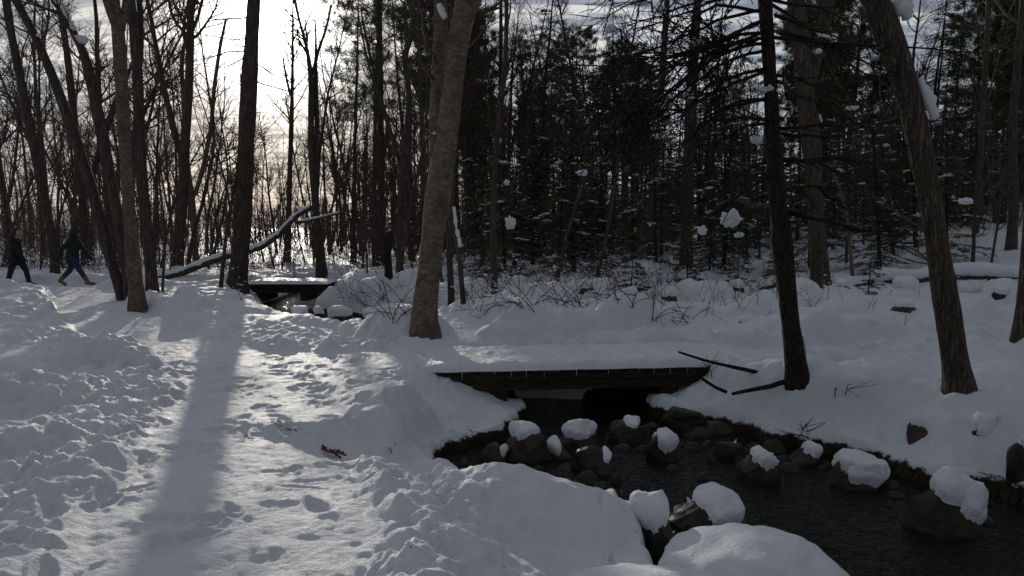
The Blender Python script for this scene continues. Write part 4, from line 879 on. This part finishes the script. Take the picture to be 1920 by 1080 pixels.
# scattered small wet stones
rr = np.random.default_rng(31); n_ = 0
for cx, wy in [(900, 885), (955, 882), (1010, 885), (1060, 880), (1160, 862), (1175, 850), (1215, 850), (1230, 800), (1215, 815), (1285, 838), (1305, 845), (1335, 838), (1345, 868), (1400, 845), (1395, 872), (1420, 840), (1480, 868), (1490, 885), (1560, 880), (1575, 895), (1590, 875), (1650, 905), (1690, 915), (1700, 935), (1740, 955), (1130, 915), (1080, 912), (1160, 905), (1290, 1010), (1180, 800), (1110, 812), (1140, 880), (1270, 885), (1850, 960), (1880, 985)]:
    rock_obj('small_stone', 'small bare wet stone breaking the surface among the larger stones', cx, wy + rr.uniform(-3, 3), rr.uniform(24, 52), wy - rr.uniform(7, 20), [M_ROCK, M_ROCK, M_ROCK, M_ROCKM][rr.integers(0, 4)], (), 300 + n_, 'stone', group='small bare stones in the stream', blocky=.1, sub=3); n_ += 1
# nearest boulder, wholly under snow
rr = np.random.default_rng(9); nb = empty('boulder', (1.45, 4.38, ZW - .06)); g = Geo(); blob(g, (0, 0, .02), (.56, .50, .26), rr, 4, .15, yaw=0); g.obj('stone', M_ROCK, nb)
g = Geo(); blob(g, (0.0, 0, .11), (.55, .52, .31), rr, 5, .13, yaw=0, flat=.55, scale=1.3); g.obj('snow_cap', M_SNOW, nb); tag(nb, 'nearest boulder, wholly rounded over with thick snow at the bottom edge', 'boulder')
nb2 = empty('boulder', (.62, 3.75, -.45)); g = Geo(); blob(g, (0, 0, 0), (.5, .32, .14), rr, 4, .15, yaw=.1); g.obj('stone', M_ROCK, nb2)
g = Geo(); blob(g, (0, 0, .06), (.55, .38, .17), rr, 5, .13, yaw=.1, flat=.5, scale=1.4); g.obj('snow_cap', M_SNOW, nb2); tag(nb2, 'low snow-covered boulder at the bottom edge left of the nearest boulder', 'boulder')

# stones on and in the banks
def bank_rock(label, cx, py, w, hpx, m, caps=(), seed=0, cat='rock', sink=.35):
    f = foot(cx, py); z = gz(*f); ry = w * .5 * f[1] / 1400; return rock_obj(cat, label, cx, py, w, py - hpx, m, caps, 60 + seed, cat, base=z - .02, deep=.7, blocky=.1)
bank_rock('brown stone poking through the snow of the right bank', 1735, 822, 48, 32, M_ROCKB, [(1735, 787, 66, 18, .5)], 1)
bank_rock('dark stone beneath the snow shelf at the right edge', 1850, 828, 66, 26, M_ROCK, [(1850, 790, 90, 44, .5)], 2)
bank_rock('dark boulder at the right edge of the view above the water', 1935, 905, 60, 82, M_ROCK, [(1935, 822, 70, 30, .3)], 3, 'boulder')
bank_rock('brown jagged rock breaking out of the snow slope behind the big leaning trunk', 1702, 597, 62, 30, M_ROCKB, [(1700, 567, 74, 14, .4), (1728, 588, 18, 12, -.2)], 4, 'boulder')
bank_rock('grey rock under a snow dome in front of the fallen log', 1698, 547, 34, 16, M_ROCKB, [(1712, 530, 64, 30, .2)], 5)
bank_rock('small dark rock under a smooth snow dome right of the big leaning trunk', 1815, 553, 40, 12, M_ROCK, [(1818, 536, 66, 30, .3)], 6)
bank_rock('brown stub of rock under a snow cap beside the thick straight trunk', 1583, 552, 34, 26, M_ROCKB, [(1578, 524, 46, 22, .3)], 7)
bank_rock('small brown rock showing behind the dark hemlock trunk', 1400, 612, 40, 14, M_ROCKB, [(1398, 597, 52, 12, .4)], 8)
bank_rock('dark mossy stone at the foot of the slim trunk behind the birch', 897, 602, 24, 14, M_ROCKM, [(895, 590, 34, 12, .3)], 9)
bank_rock('dark stone poking out at the base of the tall sunlit trunk', 374, 558, 26, 9, M_ROCK, [(370, 548, 36, 8, .4)], 10)
bank_rock('small brown rock right of the hemlock in the snow slope', 1540, 604, 24, 8, M_ROCKB, [(1536, 594, 40, 12, .4)], 11)
for i, (cx, py, w, h, lb) in enumerate([(1250, 566, 44, 22, 'dark rock half buried right of the round snow mound'), (1330, 590, 30, 12, 'small rock half buried in the hummocks left of the hemlock'), (1460, 560, 26, 12, 'small buried rock between the hemlock and the straight trunk'), (1180, 560, 30, 14, 'rock edge showing left of the round snow mound'),
                                        (1635, 612, 30, 10, 'thin rock edge in the slope left of the big leaning trunk'), (1880, 560, 44, 16, 'half-buried rock near the right edge above the slope'), (1100, 548, 36, 16, 'dark hollow rock behind the long snow mound'), (1385, 548, 34, 16, 'buried rock at the foot of the evergreens')]):
    bank_rock(lb, cx, py, w, h, [M_ROCKB, M_ROCK][i % 2], [(cx, py - h - 2, w * 1.25, h * 1.1, .4)], 20 + i)
# row of stones along the far stretch of the stream
for i, (cx, py, w, h, lb) in enumerate([(560, 603, 40, 20, 'leftmost snow-topped stone below the far footbridge'), (598, 607, 34, 26, 'second stone from the left along the far stream'), (638, 611, 52, 26, 'wide reddish stone in the row along the far stream'),
                                        (693, 614, 36, 28, 'square dark stone at the right end of the row along the far stream'), (665, 618, 26, 10, 'low stone in front of the reddish one along the far stream')]):
    f = on_z(cx, py, -.30); rock_obj('rock', lb, cx, py, w, py - h, M_ROCKB if i == 2 else M_ROCK, [(cx, py - h - 3, w * 1.15, 22, .2)], 80 + i, 'rock', base=-.30, blocky=.4, sub=3)

# ------------------------------------------------------------------ footbridges
def bridge(name, label, O, A, Lg, Wd, ztop, np_, icic=True, seed=1, snowt=.085):
    rr = np.random.default_rng(seed); root = empty(name, (O[0], O[1], ztop), A); pitch = Lg / np_
    g0 = Geo(); g0.box((0, 0, 0), (pitch * .5 - .007, Wd * .5, .022)); me = g0.mesh('plank', M_WOOD, False)
    for i in range(np_):
        p = bpy.data.objects.new('plank', me); C.objects.link(p); p.parent = root; p.location = (pitch * (i + .5), Wd * .5 + rr.normal(0, .012), -.024 + rr.normal(0, .002)); p.rotation_euler = (0, 0, rr.normal(0, .004))
    for k, yy in enumerate((.09, Wd * .5, Wd - .09)):
        g = Geo(); dd = .095 if k == 0 else .06; g.box((Lg * .5, yy, -.05 - dd - .003), (Lg * .5 - .06, .065, dd)); g.obj('beam', M_WOOD, root, smooth=False)
    g = Geo(); g.box((Lg * .5 + .0, .012, -.05 - .035), (Lg * .5 - .02, .012, .033)); g.obj('fascia_board', M_WOOD, root, smooth=False)
    for xx in (Lg * .24, Lg * .73):
        for j, dz in enumerate((-.30, -.41)):
            g = Geo(); g.box((xx, Wd * .5, dz), (.10, Wd * .5 - .05, .053)); g.obj('sill_timber', M_WOOD, root, smooth=False)
    # snow lying on the planks
    nx, ny_ = int(Lg / .035), int((Wd + .06) / .035); X, Y = np.meshgrid(np.linspace(-.02, Lg + .02, nx), np.linspace(-.03, Wd + .05, ny_))
    e = np.minimum(np.minimum(Y + .03, Wd + .05 - Y) / .10, np.minimum(X + .02, Lg + .02 - X) / .5); e = np.sqrt(np.clip(e, 0, 1))
    mid = np.exp(-((Y - Wd * .55) / (Wd * .33)) ** 2)
    Zt = snowt * e * (1.15 - .45 * mid) + e * (.024 * pn(X * 3, Y * 3) + .026 * np.abs(pn(X * 7, Y * 9)) + .012 * pn(X * 16, Y * 22)) - .004
    wob = .022 * pn(X * 3.3 + 9, Y * 0 + 3) + .012 * pn(X * 11, Y * 0 + 8); Y = Y + np.where(Y < .1, wob, 0)
    V = np.stack([X.ravel(), Y.ravel(), Zt.ravel() + .001], -1); B = V.copy(); B[:, 2] = .0005; n = len(V)
    ii = (np.arange(ny_ - 1)[:, None] * nx + np.arange(nx - 1)[None]).ravel(); Q = np.stack([ii, ii + 1, ii + nx + 1, ii + nx], -1)
    g = Geo(); g.add(np.vstack([V, B]), np.vstack([Q, Q[:, ::-1] + n])); g.obj('snow_layer', M_PATH2, root)
    if icic:
        gi = Geo(); gi.tube([(0, 0, 0), (0, 0, -.03), (0, 0, -.075)], [.007, .005, .001], 6); mi_ = gi.mesh('icicle', M_ICE)
        for i in range(3, np_ - 4):
            if rr.random() < .25: continue
            o = bpy.data.objects.new('icicle', mi_); C.objects.link(o); o.parent = root; o.location = (pitch * i + rr.normal(0, .008), -.012, .0); s = rr.uniform(.3, 1.5); o.scale = (1, 1, s)
    return tag(root, label, 'footbridge')
M_PATH2 = snow_mat('bridge_snow', .9, rough=.4, col=(.76, .78, .83))
bridge('footbridge', 'near low plank footbridge crossing the stream, snow on its deck', BR_O, BR_A, BR_L, BR_W, -.06, 22)
bridge('footbridge', 'far low footbridge beyond the tall trunk beside the sun', (-7.35, 20.1), R(0), 2.35, 1.2, .055, 12, icic=False, seed=2)

# ------------------------------------------------------------------ fallen wood
def log(name, label, cat, seq, Y, w0, w1, m, snow=None, k=10, dy=0.0, subs=(), drop=0.0):
    q = np.array([at_y(px, py, Y + dy * i / (len(seq) - 1)) for i, (px, py) in enumerate(seq)]); rr = np.random.default_rng(len(label)); O = q[0].copy(); root = empty(name, O)
    s = np.concatenate([[0], np.cumsum(np.linalg.norm(np.diff(q, axis=0), axis=1))]); t = np.linspace(0, s[-1], max(8, int(s[-1] / .09)))
    q2 = np.stack([np.interp(t, s, q[:, i]) for i in range(3)], -1) + rr.normal(0, .003, (len(t), 3)); rad = np.linspace(w0, w1, len(t)) * .5 * Y / 1400
    g = Geo(); g.tube(q2 - O, rad, k, rough=.18)
    for sq, a, b in subs:
        qs = np.array([at_y(px, py, Y) for px, py in sq]) - O; ts = np.linspace(0, 1, 9) * (len(qs) - 1); qs2 = np.stack([np.interp(ts, np.arange(len(qs)), qs[:, i]) for i in range(3)], -1); g.tube(qs2, np.linspace(a, b, 9) * .5 * Y / 1400, 6, rough=.15)
        if snow: gs = Geo(); gs.tube(qs2[1:-1] + np.array([0, 0, a * .5 * Y / 1400]), np.linspace(a, b, 7) * .5 * Y / 1400 * (.8 + .35 * rr.random(7)), 7, rough=.3); gs.obj('snow_cap', M_SNOW, root)
    g.obj('stem', m, root)
    if snow:
        gs = Geo(); a, b = snow; i0, i1 = int(a * len(t)), int(b * len(t)); gs.tube(q2[i0:i1] - O + np.array([0, -.01, 1.]) * (rad[i0:i1] * .75)[:, None], rad[i0:i1] * (.82 + .25 * rr.random(i1 - i0)), 9, rough=.3); gs.obj('snow_cap', M_SNOW, root)
    return tag(root, label, cat)
log('fallen_limb', 'snow-topped curving limb rising from the ground behind the tall sunlit trunk', 'fallen limb', [(300, 524), (340, 512), (395, 490), (440, 476), (490, 464), (525, 438), (548, 412), (570, 396), (592, 386)], 21.5, 14, 9, M_BARK, snow=(.03, .97),
    subs=[([(556, 418), (580, 414), (605, 408), (628, 402), (645, 398)], 6, 3)])
log('fallen_branch', 'upper bare stick leaning from the bridge end towards the hemlock foot', 'branch', [(1272, 661), (1310, 672), (1350, 683), (1400, 694), (1445, 705)], 8.15, 4, 9, M_BARKD)
log('fallen_branch', 'short bare stick slanting down off the end of the bridge', 'branch', [(1290, 692), (1320, 712), (1345, 728), (1362, 736)], 8.0, 5, 7, M_BARKD)
log('fallen_branch', 'thick bare branch lying at the foot of the hemlock', 'branch', [(1372, 739), (1410, 731), (1450, 722), (1485, 712), (1518, 706)], 7.75, 6, 13, M_BARKD)
log('fallen_log', 'long snow-blanketed log lying across the slope at the right', 'fallen log', [(1628, 533), (1680, 528), (1740, 521), (1800, 517), (1870, 515), (1960, 514)], 16.3, 14, 18, M_BARKR, k=12)
# thick quilt of snow on that log
lg = [o for o in bpy.data.objects if o.name.startswith('fallen_log')][0]; g = Geo(); rr = np.random.default_rng(4)
q = np.array([at_y(px, py, 16.25) for px, py in [(1632, 521), (1660, 515), (1700, 512), (1740, 509), (1800, 507), (1870, 506), (1965, 505)]]) - np.array(lg.location); t = np.linspace(0, 6, 60)
q2 = np.stack([np.interp(t, np.arange(7), q[:, i]) for i in range(3)], -1); g.tube(q2 + np.stack([0 * t, 0 * t, .035 * np.sin(t * 1.9 + .4) + .012 * np.sin(t * 4.3)], -1), (.125 + .022 * np.sin(t * 1.5 + 1) + .006 * rr.random(60)) * np.clip(t * 2 + .3, 0, 1), 14, rough=.18); g.obj('snow_cap', M_SNOW, lg)
# pale dead stub on the hemlock side
log('broken_branch', 'pale broken branch jutting left from the hemlock trunk', 'branch', [(1455, 383), (1430, 386), (1410, 386), (1392, 378), (1375, 372), (1346, 385)], 8.12, 9, 3, M_PALE, snow=(.0, .35), dy=-.3)
# the black stump
f = foot(729, 519); st = empty('stump', (f[0], f[1], gz(*f))); g = Geo(); h = 84 * f[1] / 1400; r0 = 8 * f[1] / 1400
g.tube([(0, 0, -.2), (0, 0, .15), (-.03, 0, h * .5), (.02, 0, h * .85), (.05, 0, h)], [r0 * 1.15, r0, r0 * .95, r0 * .95, r0 * .6], 9, rough=.25); g.obj('trunk', M_BARKD, st); tag(st, 'black broken stump between the thin trunks left of the large birch', 'stump')

# ------------------------------------------------------------------ twigs and leaves lying on the snow
def ground_pt(px, py):
    z = 0.0
    for _ in range(25):
        p = on_z(px, py, z); zn = float(ground_all(np.array([p[0]]), np.array([p[1]]))[0][0]); z = z * .6 + zn * .4
    return np.array([p[0], p[1], zn])
def twig(label, seq, w, seed):
    q = np.array([ground_pt(*s) for s in seq]) + np.array([0, 0, .008]); O = q[0]; root = empty('twig', O); g = Geo(); t = np.linspace(0, len(q) - 1, 14); q2 = np.stack([np.interp(t, np.arange(len(q)), q[:, i]) for i in range(3)], -1) - O
    rr = np.random.default_rng(seed); q2 += rr.normal(0, .003, q2.shape); g.tube(q2, np.linspace(w * .4, w, 14), 6)
    for i in (3, 6, 9): g.tube([q2[i], q2[i] + np.array([rr.uniform(-.05, .02), rr.uniform(-.03, .04), .02])], [w * .5, w * .3], 5)
    g.obj('stem', M_BARKD, root); tag(root, label, 'twig')
twig('thin bent twig lying on the snow right of the path', [(507, 789), (518, 797), (532, 803), (545, 808), (556, 807)], .005, 1)
twig('tiny forked twig on the sunlit edge of the path', [(450, 826), (458, 825), (463, 818), (468, 824), (476, 825)], .0045, 2)
def leafgeo(g, c, size, yaw, rr, tilt=.5, curl=.35):
    n = 15; t = np.linspace(0, 1, n); lob = .26 * (.35 + .65 * np.abs(np.sin(t * math.pi * 3.4))) * np.sin(t * math.pi * .96 + .06) ** .6
    V = []; 
    for s in (-1, 0, 1):
        for a, b in zip(t, lob): V.append([s * b, a - .5, curl * (abs(s) * b * 1.4) + curl * .5 * (a - .5) ** 2 + rr.normal(0, .012)])
    V = np.array(V) * size; Q = []
    for r_ in (0, 1):
        for i in range(n - 1): Q.append([r_ * n + i, (r_ + 1) * n + i, (r_ + 1) * n + i + 1, r_ * n + i + 1])
    M = (Matrix.Rotation(yaw, 3, 'Z') @ Matrix.Rotation(tilt, 3, 'X')); V = V @ np.array(M).T
    V2 = V + np.array([0, 0, .0012]); g.add(np.vstack([V + c, V2 + c]), np.vstack([np.array(Q), np.array(Q)[:, ::-1] + len(V)]))
for lb, px, py, n, sz, sd in [('curled cluster of brown oak leaves on the snow right of the path', 622, 856, 4, .13, 3), ('small upright brown leaf on the snow ridge right of the oak leaf cluster', 735, 846, 2, .06, 4)]:
    p = ground_pt(px, py); root = empty('oak_leaf_cluster' if n > 2 else 'oak_leaf', p); rr = np.random.default_rng(sd)
    for i in range(n): g = Geo(); leafgeo(g, np.array([(i - (n - 1) / 2) * sz * .38, rr.normal(0, .035), .018 + .012 * (i % 2)]), sz, rr.uniform(-1.2, 1.2) + 1.5, rr, rr.uniform(.1, 1.1)); g.obj('leaf', M_LEAF, root)
    tag(root, lb, 'dry leaf')

# ------------------------------------------------------------------ shrubs around the mounds: a few arching stems each
def shrub(px, py, n, h, seed, label, m=M_RED, group='bare arching shrubs among the snow mounds'):
    rr = np.random.default_rng(seed); f = foot(px, py); root = empty('shrub', (f[0], f[1], gz(*f))); g = Geo()
    for _ in range(n):
        a = rr.uniform(0, 6.28); d = unit([math.cos(a) * .8, math.sin(a) * .4, rr.uniform(.5, 1.4)]); p = np.array([rr.normal(0, .06), rr.normal(0, .06), -.05]); q = [p]; L_ = h * rr.uniform(.6, 1.2)
        for j in range(8): d = unit(d + np.array([0, 0, -.12]) + rr.normal(0, .09, 3)); q.append(q[-1] + d * L_ / 8)
        g.tube(q, np.linspace(.0065, .003, 9), 4, caps=False)
        for _ in range(3): i = rr.integers(2, 7); e = q[i] + unit(rr.normal(0, 1, 3) + d) * rr.uniform(.1, .3); g.tube([q[i], e], [.004, .002], 3, caps=False)
    g.obj('stem', m, root); tag(root, label, 'shrub', group)
SHL = 'bare red-brown shrub with arching stems among the snow mounds'
for i, (px, py, n, h) in enumerate([(650, 562, 5, 1.0), (690, 585, 7, 1.1), (735, 600, 8, 1.2), (720, 560, 8, 1.0), (760, 590, 5, .9), (1000, 578, 8, 1.0), (1050, 572, 9, 1.1), (1085, 580, 7, 1.0), (1130, 560, 5, .9), (1170, 575, 6, .8), (1230, 600, 5, .6), (1290, 605, 6, .5), (1180, 545, 6, 1.0), (880, 560, 6, .8), (905, 585, 5, .7)]): shrub(px, py, n, h, 700 + i, SHL)
_sh = sorted([o for o in bpy.data.objects if o.name.startswith('shrub')], key=lambda o: o.location.x / o.location.y)
for i_, o in enumerate(_sh): o['label'] = ('rightmost' if i_ == len(_sh) - 1 else ORD[i_]) + ' of the red-brown arching shrubs among the snow mounds'
shrub(1337, 700, 3, .25, 740, 'tiny dry stalk on the snow between the fallen sticks', group=None)
shrub(1568, 745, 3, .3, 741, 'thin upright dry stalk in the open snow between the two near trunks', M_GRASS, None)
shrub(1508, 810, 5, .25, 742, 'short dark dry stalks at the edge of the right bank', M_BARKD, None)
# dead grass hanging under the right bank
rr = np.random.default_rng(8); g = Geo(); k = [(2.46, 7.83), (2.75, 7.4), (3.07, 7.18), (3.37, 6.83), (3.58, 6.34), (3.92, 6.09), (4.3, 5.6)]
for _ in range(110):
    i = rr.integers(2, len(k) - 1); t = rr.random(); x = k[i][0] + (k[i + 1][0] - k[i][0]) * t; y = k[i][1] + (k[i + 1][1] - k[i][1]) * t; n = unit([-(k[i + 1][1] - k[i][1]), k[i + 1][0] - k[i][0], 0]) * -1
    if n[0] > 0: n = -n
    p = np.array([x, y, ZW + rr.uniform(.04, .10)]) + n * .02; e = p + n * rr.uniform(.03, .09) + np.array([rr.normal(0, .03), 0, -rr.uniform(.08, .16)]); g.tube([p, p + n * .03 + (e - p) * .4, e], [.003, .0025, .001], 3, caps=False)
tag(g.obj('bank_grass', M_GRASS), 'dead grass hanging from under the snowy right bank', 'grass', kind='stuff')
# withered leaves still on a beech behind the first walker
f = foot(75, 505); bt = empty('beech_sapling', (f[0], f[1], gz(*f))); rr = np.random.default_rng(12); c = Geo(); lf = Geo(); SP2 = dict(SP)
q = [np.array([0, 0, -.2]) + np.array([.03 * i, 0, .33 * i]) for i in range(9)]; g = Geo(); g.tube(q, np.linspace(.035, .01, 9), 6); g.obj('trunk', M_BARK, bt); kids(c, q, np.linspace(.035, .01, 9), 2.8, 0, 2, rr, SP2, t0=.1, count=16); c.obj('crown', M_TWIG, bt)
V = np.vstack(c.v); idx = rr.integers(0, len(V), 420)
for i in idx: p = V[i]; d = unit(rr.normal(0, 1, 3)); s = unit(np.cross(d, rr.normal(0, 1, 3))); lf.add([p, p + d * .035 + s * .017, p + d * .07, p + d * .035 - s * .017], [[0, 1, 2, 3]])
lo = lf.obj('foliage', M_BEECH, bt); lo['kind'] = 'stuff'; tag(bt, 'small beech keeping its rusty withered leaves behind the first walker', 'beech')

# extra heavy snow clumps caught on boughs among the evergreens
def clump(px, py, w, h, Y, lb):
    rr = np.random.default_rng(int(px)); p = at_y(px, py, Y); root = empty('snow_clump', p); g = Geo(); s = .5 * Y / 1400; w *= .85; h *= .9; blob(g, (0, 0, 0), (w * s, w * s * .8, h * s), rr, 4, .42, yaw=0, flat=.3, scale=2.2); g.obj('snow', M_SNOW, root)
    b = Geo(); b.tube([(-w * s * 1.3, .02, -h * s * .4), (0, 0, -h * s * .25), (w * s * 1.6, -.02, -h * s * .1), (w * s * 3, .5, h * s * .3)], [.006, .009, .011, .014], 5); b.obj('bough', M_BARKD, root); tag(root, lb, 'snow clump')
for a in [(1369, 412, 40, 38, 9.5, 'largest heavy clump of snow hanging below the pale broken branch'), (1386, 441, 20, 12, 9.5, 'small snow dab just below the largest clump'), (1317, 433, 16, 22, 11, 'narrow snow clump left of the largest clump'), (1145, 55, 26, 18, 8.6, 'snow clump on the outer dead boughs near the top centre-right'),
          (1245, 195, 34, 30, 8.8, 'upper snow clump on the dead boughs left of the hemlock'), (1287, 178, 30, 22, 9, 'snow clump beside the upper one on the dead boughs'), (1208, 158, 20, 20, 8.6, 'snow lump halfway out along the dead boughs'), (1200, 3, 30, 26, 8.6, 'snow clump at the top edge of the view among the boughs'),
          (1230, 235, 24, 26, 9, 'lower lumpy snow clump left of the hemlock boughs'), (1598, 203, 22, 9, 10, 'small flat snow dab right of the thick straight trunk'), (1810, 378, 28, 14, 14, 'snow dab on an evergreen bough right of the big leaning trunk'), (950, 343, 12, 12, 16, 'small snow clump beside the slender pale-sided trunk'),
          (957, 420, 20, 26, 17, 'snow clump on a bough beyond the long mound'), (1092, 325, 22, 14, 15, 'slanting snow clump in the centre evergreens'), (1240, 20, 20, 18, 8.7, 'second snow clump close under the top edge'), (1306, 80, 30, 14, 8.4, 'flat snow clump on the upper dead bough')]: clump(*a)

# ------------------------------------------------------------------ people
def capsule(g, a, b, ra, rb, k=12):
    a = np.array(a, float); b = np.array(b, float); d = b - a; L_ = np.linalg.norm(d); u = d / (L_ + 1e-9); pts = []; rad = []
    for s in (-.95, -.7, -.35): pts.append(a + u * ra * s); rad.append(ra * math.sqrt(1 - s * s))
    for t in np.linspace(0, 1, 6): pts.append(a + d * t); rad.append(ra + (rb - ra) * t)
    for s in (.35, .7, .95): pts.append(b + u * rb * s); rad.append(rb * math.sqrt(1 - s * s))
    g.tube(pts, rad, k)
def fused(g, name, m, root, vox=.011, smooth=6):
    o = g.obj(name, m, root); r = o.modifiers.new('r', 'REMESH'); r.mode = 'VOXEL'; r.voxel_size = vox; r.use_smooth_shade = True; s = o.modifiers.new('s', 'SMOOTH'); s.iterations = smooth; s.factor = .5
    return o
def ell(g, c, r, sub=3):
    V, F = ICO[sub]; g.add(V * np.array(r) + np.array(c), None, F)
def person(label, foot_px, sc_, J, mats, hooded):
    """J: joints in metres, x forward (to the right of the picture), z up, y towards the camera is negative"""
    f = on_z(foot_px[0], foot_px[1], -.03); root = empty('person', (f[0], f[1], gz(f[0], f[1]) + .01)); coat, leg, boot, sole, = mats
    P_ = {k: np.array(v, float) * sc_ for k, v in J.items()}; s = sc_
    hip, neck, head = P_['hip'], P_['neck'], P_['head']
    b = Geo(); up = unit(neck - hip)
    for y in (-.05, .05): capsule(b, hip + [0, y, 0], neck + [0, y * .8, -.12], .10 * s, .10 * s)
    capsule(b, neck + [0, -.13, -.06], neck + [0, .13, -.06], .06 * s, .06 * s); capsule(b, neck - up * .04, head - [0, 0, .05], .05 * s, .05 * s); ell(b, head, (.095 * s, .075 * s, .115 * s))
    capsule(b, head + [.085 * s, 0, -.005], head + [.105 * s, 0, -.03], .012, .014, 8)                     # nose
    for y in (-1, 1): ell(b, head + np.array([-.005, y * .077 * s, -.01]), (.02, .01, .03), 2)              # ears
    for sd_n, y in (('n', -1), ('f', 1)):
        kn, an, toe = P_['knee_' + sd_n], P_['ankle_' + sd_n], P_['toe_' + sd_n]; el, wr = P_['elbow_' + sd_n], P_['wrist_' + sd_n]
        o = np.array([0, y * .085, 0]); capsule(b, hip + o, kn + o, .085 * s, .055 * s); capsule(b, kn + o, an + o, .055 * s, .04 * s); capsule(b, an + o, toe + o, .035 * s, .03 * s)
        so = np.array([0, y * .17, 0]); sh = neck + so + [0, 0, -.07]; capsule(b, sh, el + so, .048 * s, .036 * s); capsule(b, el + so, wr + so, .036 * s, .026 * s)
        hd = unit(wr - el); pm = wr + so + hd * .05; capsule(b, wr + so, pm, .028, .032, 10)
        for i, ln in enumerate((.062, .072, .067, .05)):
            fo = np.array([(i - 1.5) * .018, 0, 0]); a1 = pm + fo + hd * .02; a2 = a1 + hd * ln * .55; a3 = a2 + unit(hd + np.array([.0, -y * .6, 0])) * ln * .5; capsule(b, a1, a2, .0095, .009, 7); capsule(b, a2, a3, .009, .007, 7)
        capsule(b, wr + so + hd * .02, wr + so + hd * .06 + np.array([.04, -y * .01, 0]), .011, .008, 7)
    fused(b, 'body', M_SKIN, root, .009, 2)
    c = Geo()       # jacket: torso down over the hips, sleeves
    hem = hip - up * .10 * s
    for y in (-.06, .06):
        capsule(c, hem + [0, y, 0], hip + [0, y, .02], .135 * s, .13 * s); capsule(c, hip + [0, y, 0], neck + [0, y * .9, -.13], .13 * s, .115 * s)
    capsule(c, neck + [0, -.12, -.08], neck + [0, .12, -.08], .085 * s, .085 * s); capsule(c, neck + [-.02, 0, -.04], neck + [-.02, 0, .03], .085 * s, .075 * s)
    for sd_n, y in (('n', -1), ('f', 1)):
        so = np.array([0, y * .17, 0]); sh = neck + so + [0, 0, -.08]; el, wr = P_['elbow_' + sd_n] + so, P_['wrist_' + sd_n] + so
        capsule(c, sh, el, .072 * s, .058 * s); capsule(c, el, wr, .058 * s, .045 * s)
    if hooded: capsule(c, neck + [-.03, 0, .02], head + [-.04, 0, .0], .105 * s, .125 * s); ell(c, head + [-.02, 0, .025], (.125 * s, .115 * s, .135 * s))
    else: capsule(c, neck + [-.10, -.04, .0], neck + [-.10, .04, .0], .06, .06)
    fused(c, 'jacket', coat, root)
    for sd_n, y in (('n', -1), ('f', 1)):
        gl = Geo(); so = np.array([0, y * .17, 0]); el, wr = P_['elbow_' + sd_n] + so, P_['wrist_' + sd_n] + so; hd = unit(wr - el); capsule(gl, wr - hd * .03, wr + hd * .07, .036, .044, 9); capsule(gl, wr + hd * .02, wr + hd * .06 + [.05, 0, 0], .017, .014, 7)
        for i, ln in enumerate((.062, .072, .067, .05)):
            fo = np.array([(i - 1.5) * .021, 0, 0]); a1 = wr + hd * .08 + fo; capsule(gl, a1, a1 + unit(hd + np.array([0, -y * .4, 0])) * ln, .0135, .011, 7)
        fused(gl, 'glove', M_COAT, root, .008, 2)
    t = Geo()
    for sd_n, y in (('n', -1), ('f', 1)):
        o = np.array([0, y * .085, 0]); kn, an = P_['knee_' + sd_n] + o, P_['ankle_' + sd_n] + o; capsule(t, hip + o, kn, .108 * s, .075 * s); capsule(t, kn, an + (kn - an) * .12, .075 * s, .062 * s)
        bt_ = Geo(); toe = P_['toe_' + sd_n] + o; fd = unit(toe - an); capsule(bt_, an + (kn - an) * (.34 if boot is M_BOOTT else .16), an, .066 * s, .058 * s); capsule(bt_, an + [-.02, 0, -.02], toe, .052 * s, .042 * s); fused(bt_, 'boot', boot, root, .009, 2)
        so_ = Geo(); capsule(so_, an + [-.05, 0, 0] - np.array([0, 0, .05]) , toe + [.01, 0, -.03], .03, .026, 8); fused(so_, 'boot_sole', sole, root, .008, 1)
    ell(t, hip, (.125 * s, .155 * s, .12 * s)); fused(t, 'trousers', leg, root)
    h = Geo()
    if not hooded:
        V, F = ICO[3]; W = V * np.array([.112, .092, .13]) * s; keepv = (V[:, 0] < .45) | (V[:, 2] > .35); W = np.where(keepv[:, None], W, W * .82); h.add(W + head + [-.012, 0, .012], None, F); ell(h, head + [-.07, 0, -.08], (.06, .07, .09), 2); fused(h, 'hair', M_HAIR, root, .01, 2)
    e = Geo()
    for y in (-1, 1): ell(e, head + np.array([.083 * s, y * .032 * s, .012]), (.010, .012, .008), 2)
    e.obj('eyes', M_HAIR, root)
    mth = Geo(); ell(mth, head + np.array([.088 * s, 0, -.055 * s]), (.01, .026, .007), 2); mth.obj('mouth', M_SKIN, root)
    return tag(root, label, 'person')
person('walker in a black coat, dark jeans and black boots at the far left', (36, 534), 1.0,
       dict(hip=(-.03, 0, .84), neck=(-.05, 0, 1.38), head=(.0, 0, 1.55), knee_n=(-.16, 0, .46), ankle_n=(-.27, 0, .12), toe_n=(-.12, 0, .05), knee_f=(.16, 0, .47), ankle_f=(.23, 0, .12), toe_f=(.42, 0, .06),
            elbow_n=(.10, 0, 1.07), wrist_n=(.27, 0, .83), elbow_f=(-.22, 0, 1.05), wrist_f=(-.33, 0, .80)), (M_COAT, M_JEANSD, M_BOOT, M_SOLE), False)
person('walker in a dark green hooded coat, blue jeans and tan boots striding towards the bridge', (146, 535), 1.0,
       dict(hip=(-.10, 0, .80), neck=(-.06, 0, 1.33), head=(.03, 0, 1.49), knee_n=(.12, 0, .45), ankle_n=(.32, 0, .13), toe_n=(.53, 0, .06), knee_f=(-.26, 0, .42), ankle_f=(-.52, 0, .17), toe_f=(-.40, 0, .04),
            elbow_n=(-.30, 0, 1.02), wrist_n=(-.42, 0, .76), elbow_f=(.12, 0, 1.0), wrist_f=(.25, 0, .83)), (M_COATG, M_JEANS, M_BOOTT, M_SOLE), True)
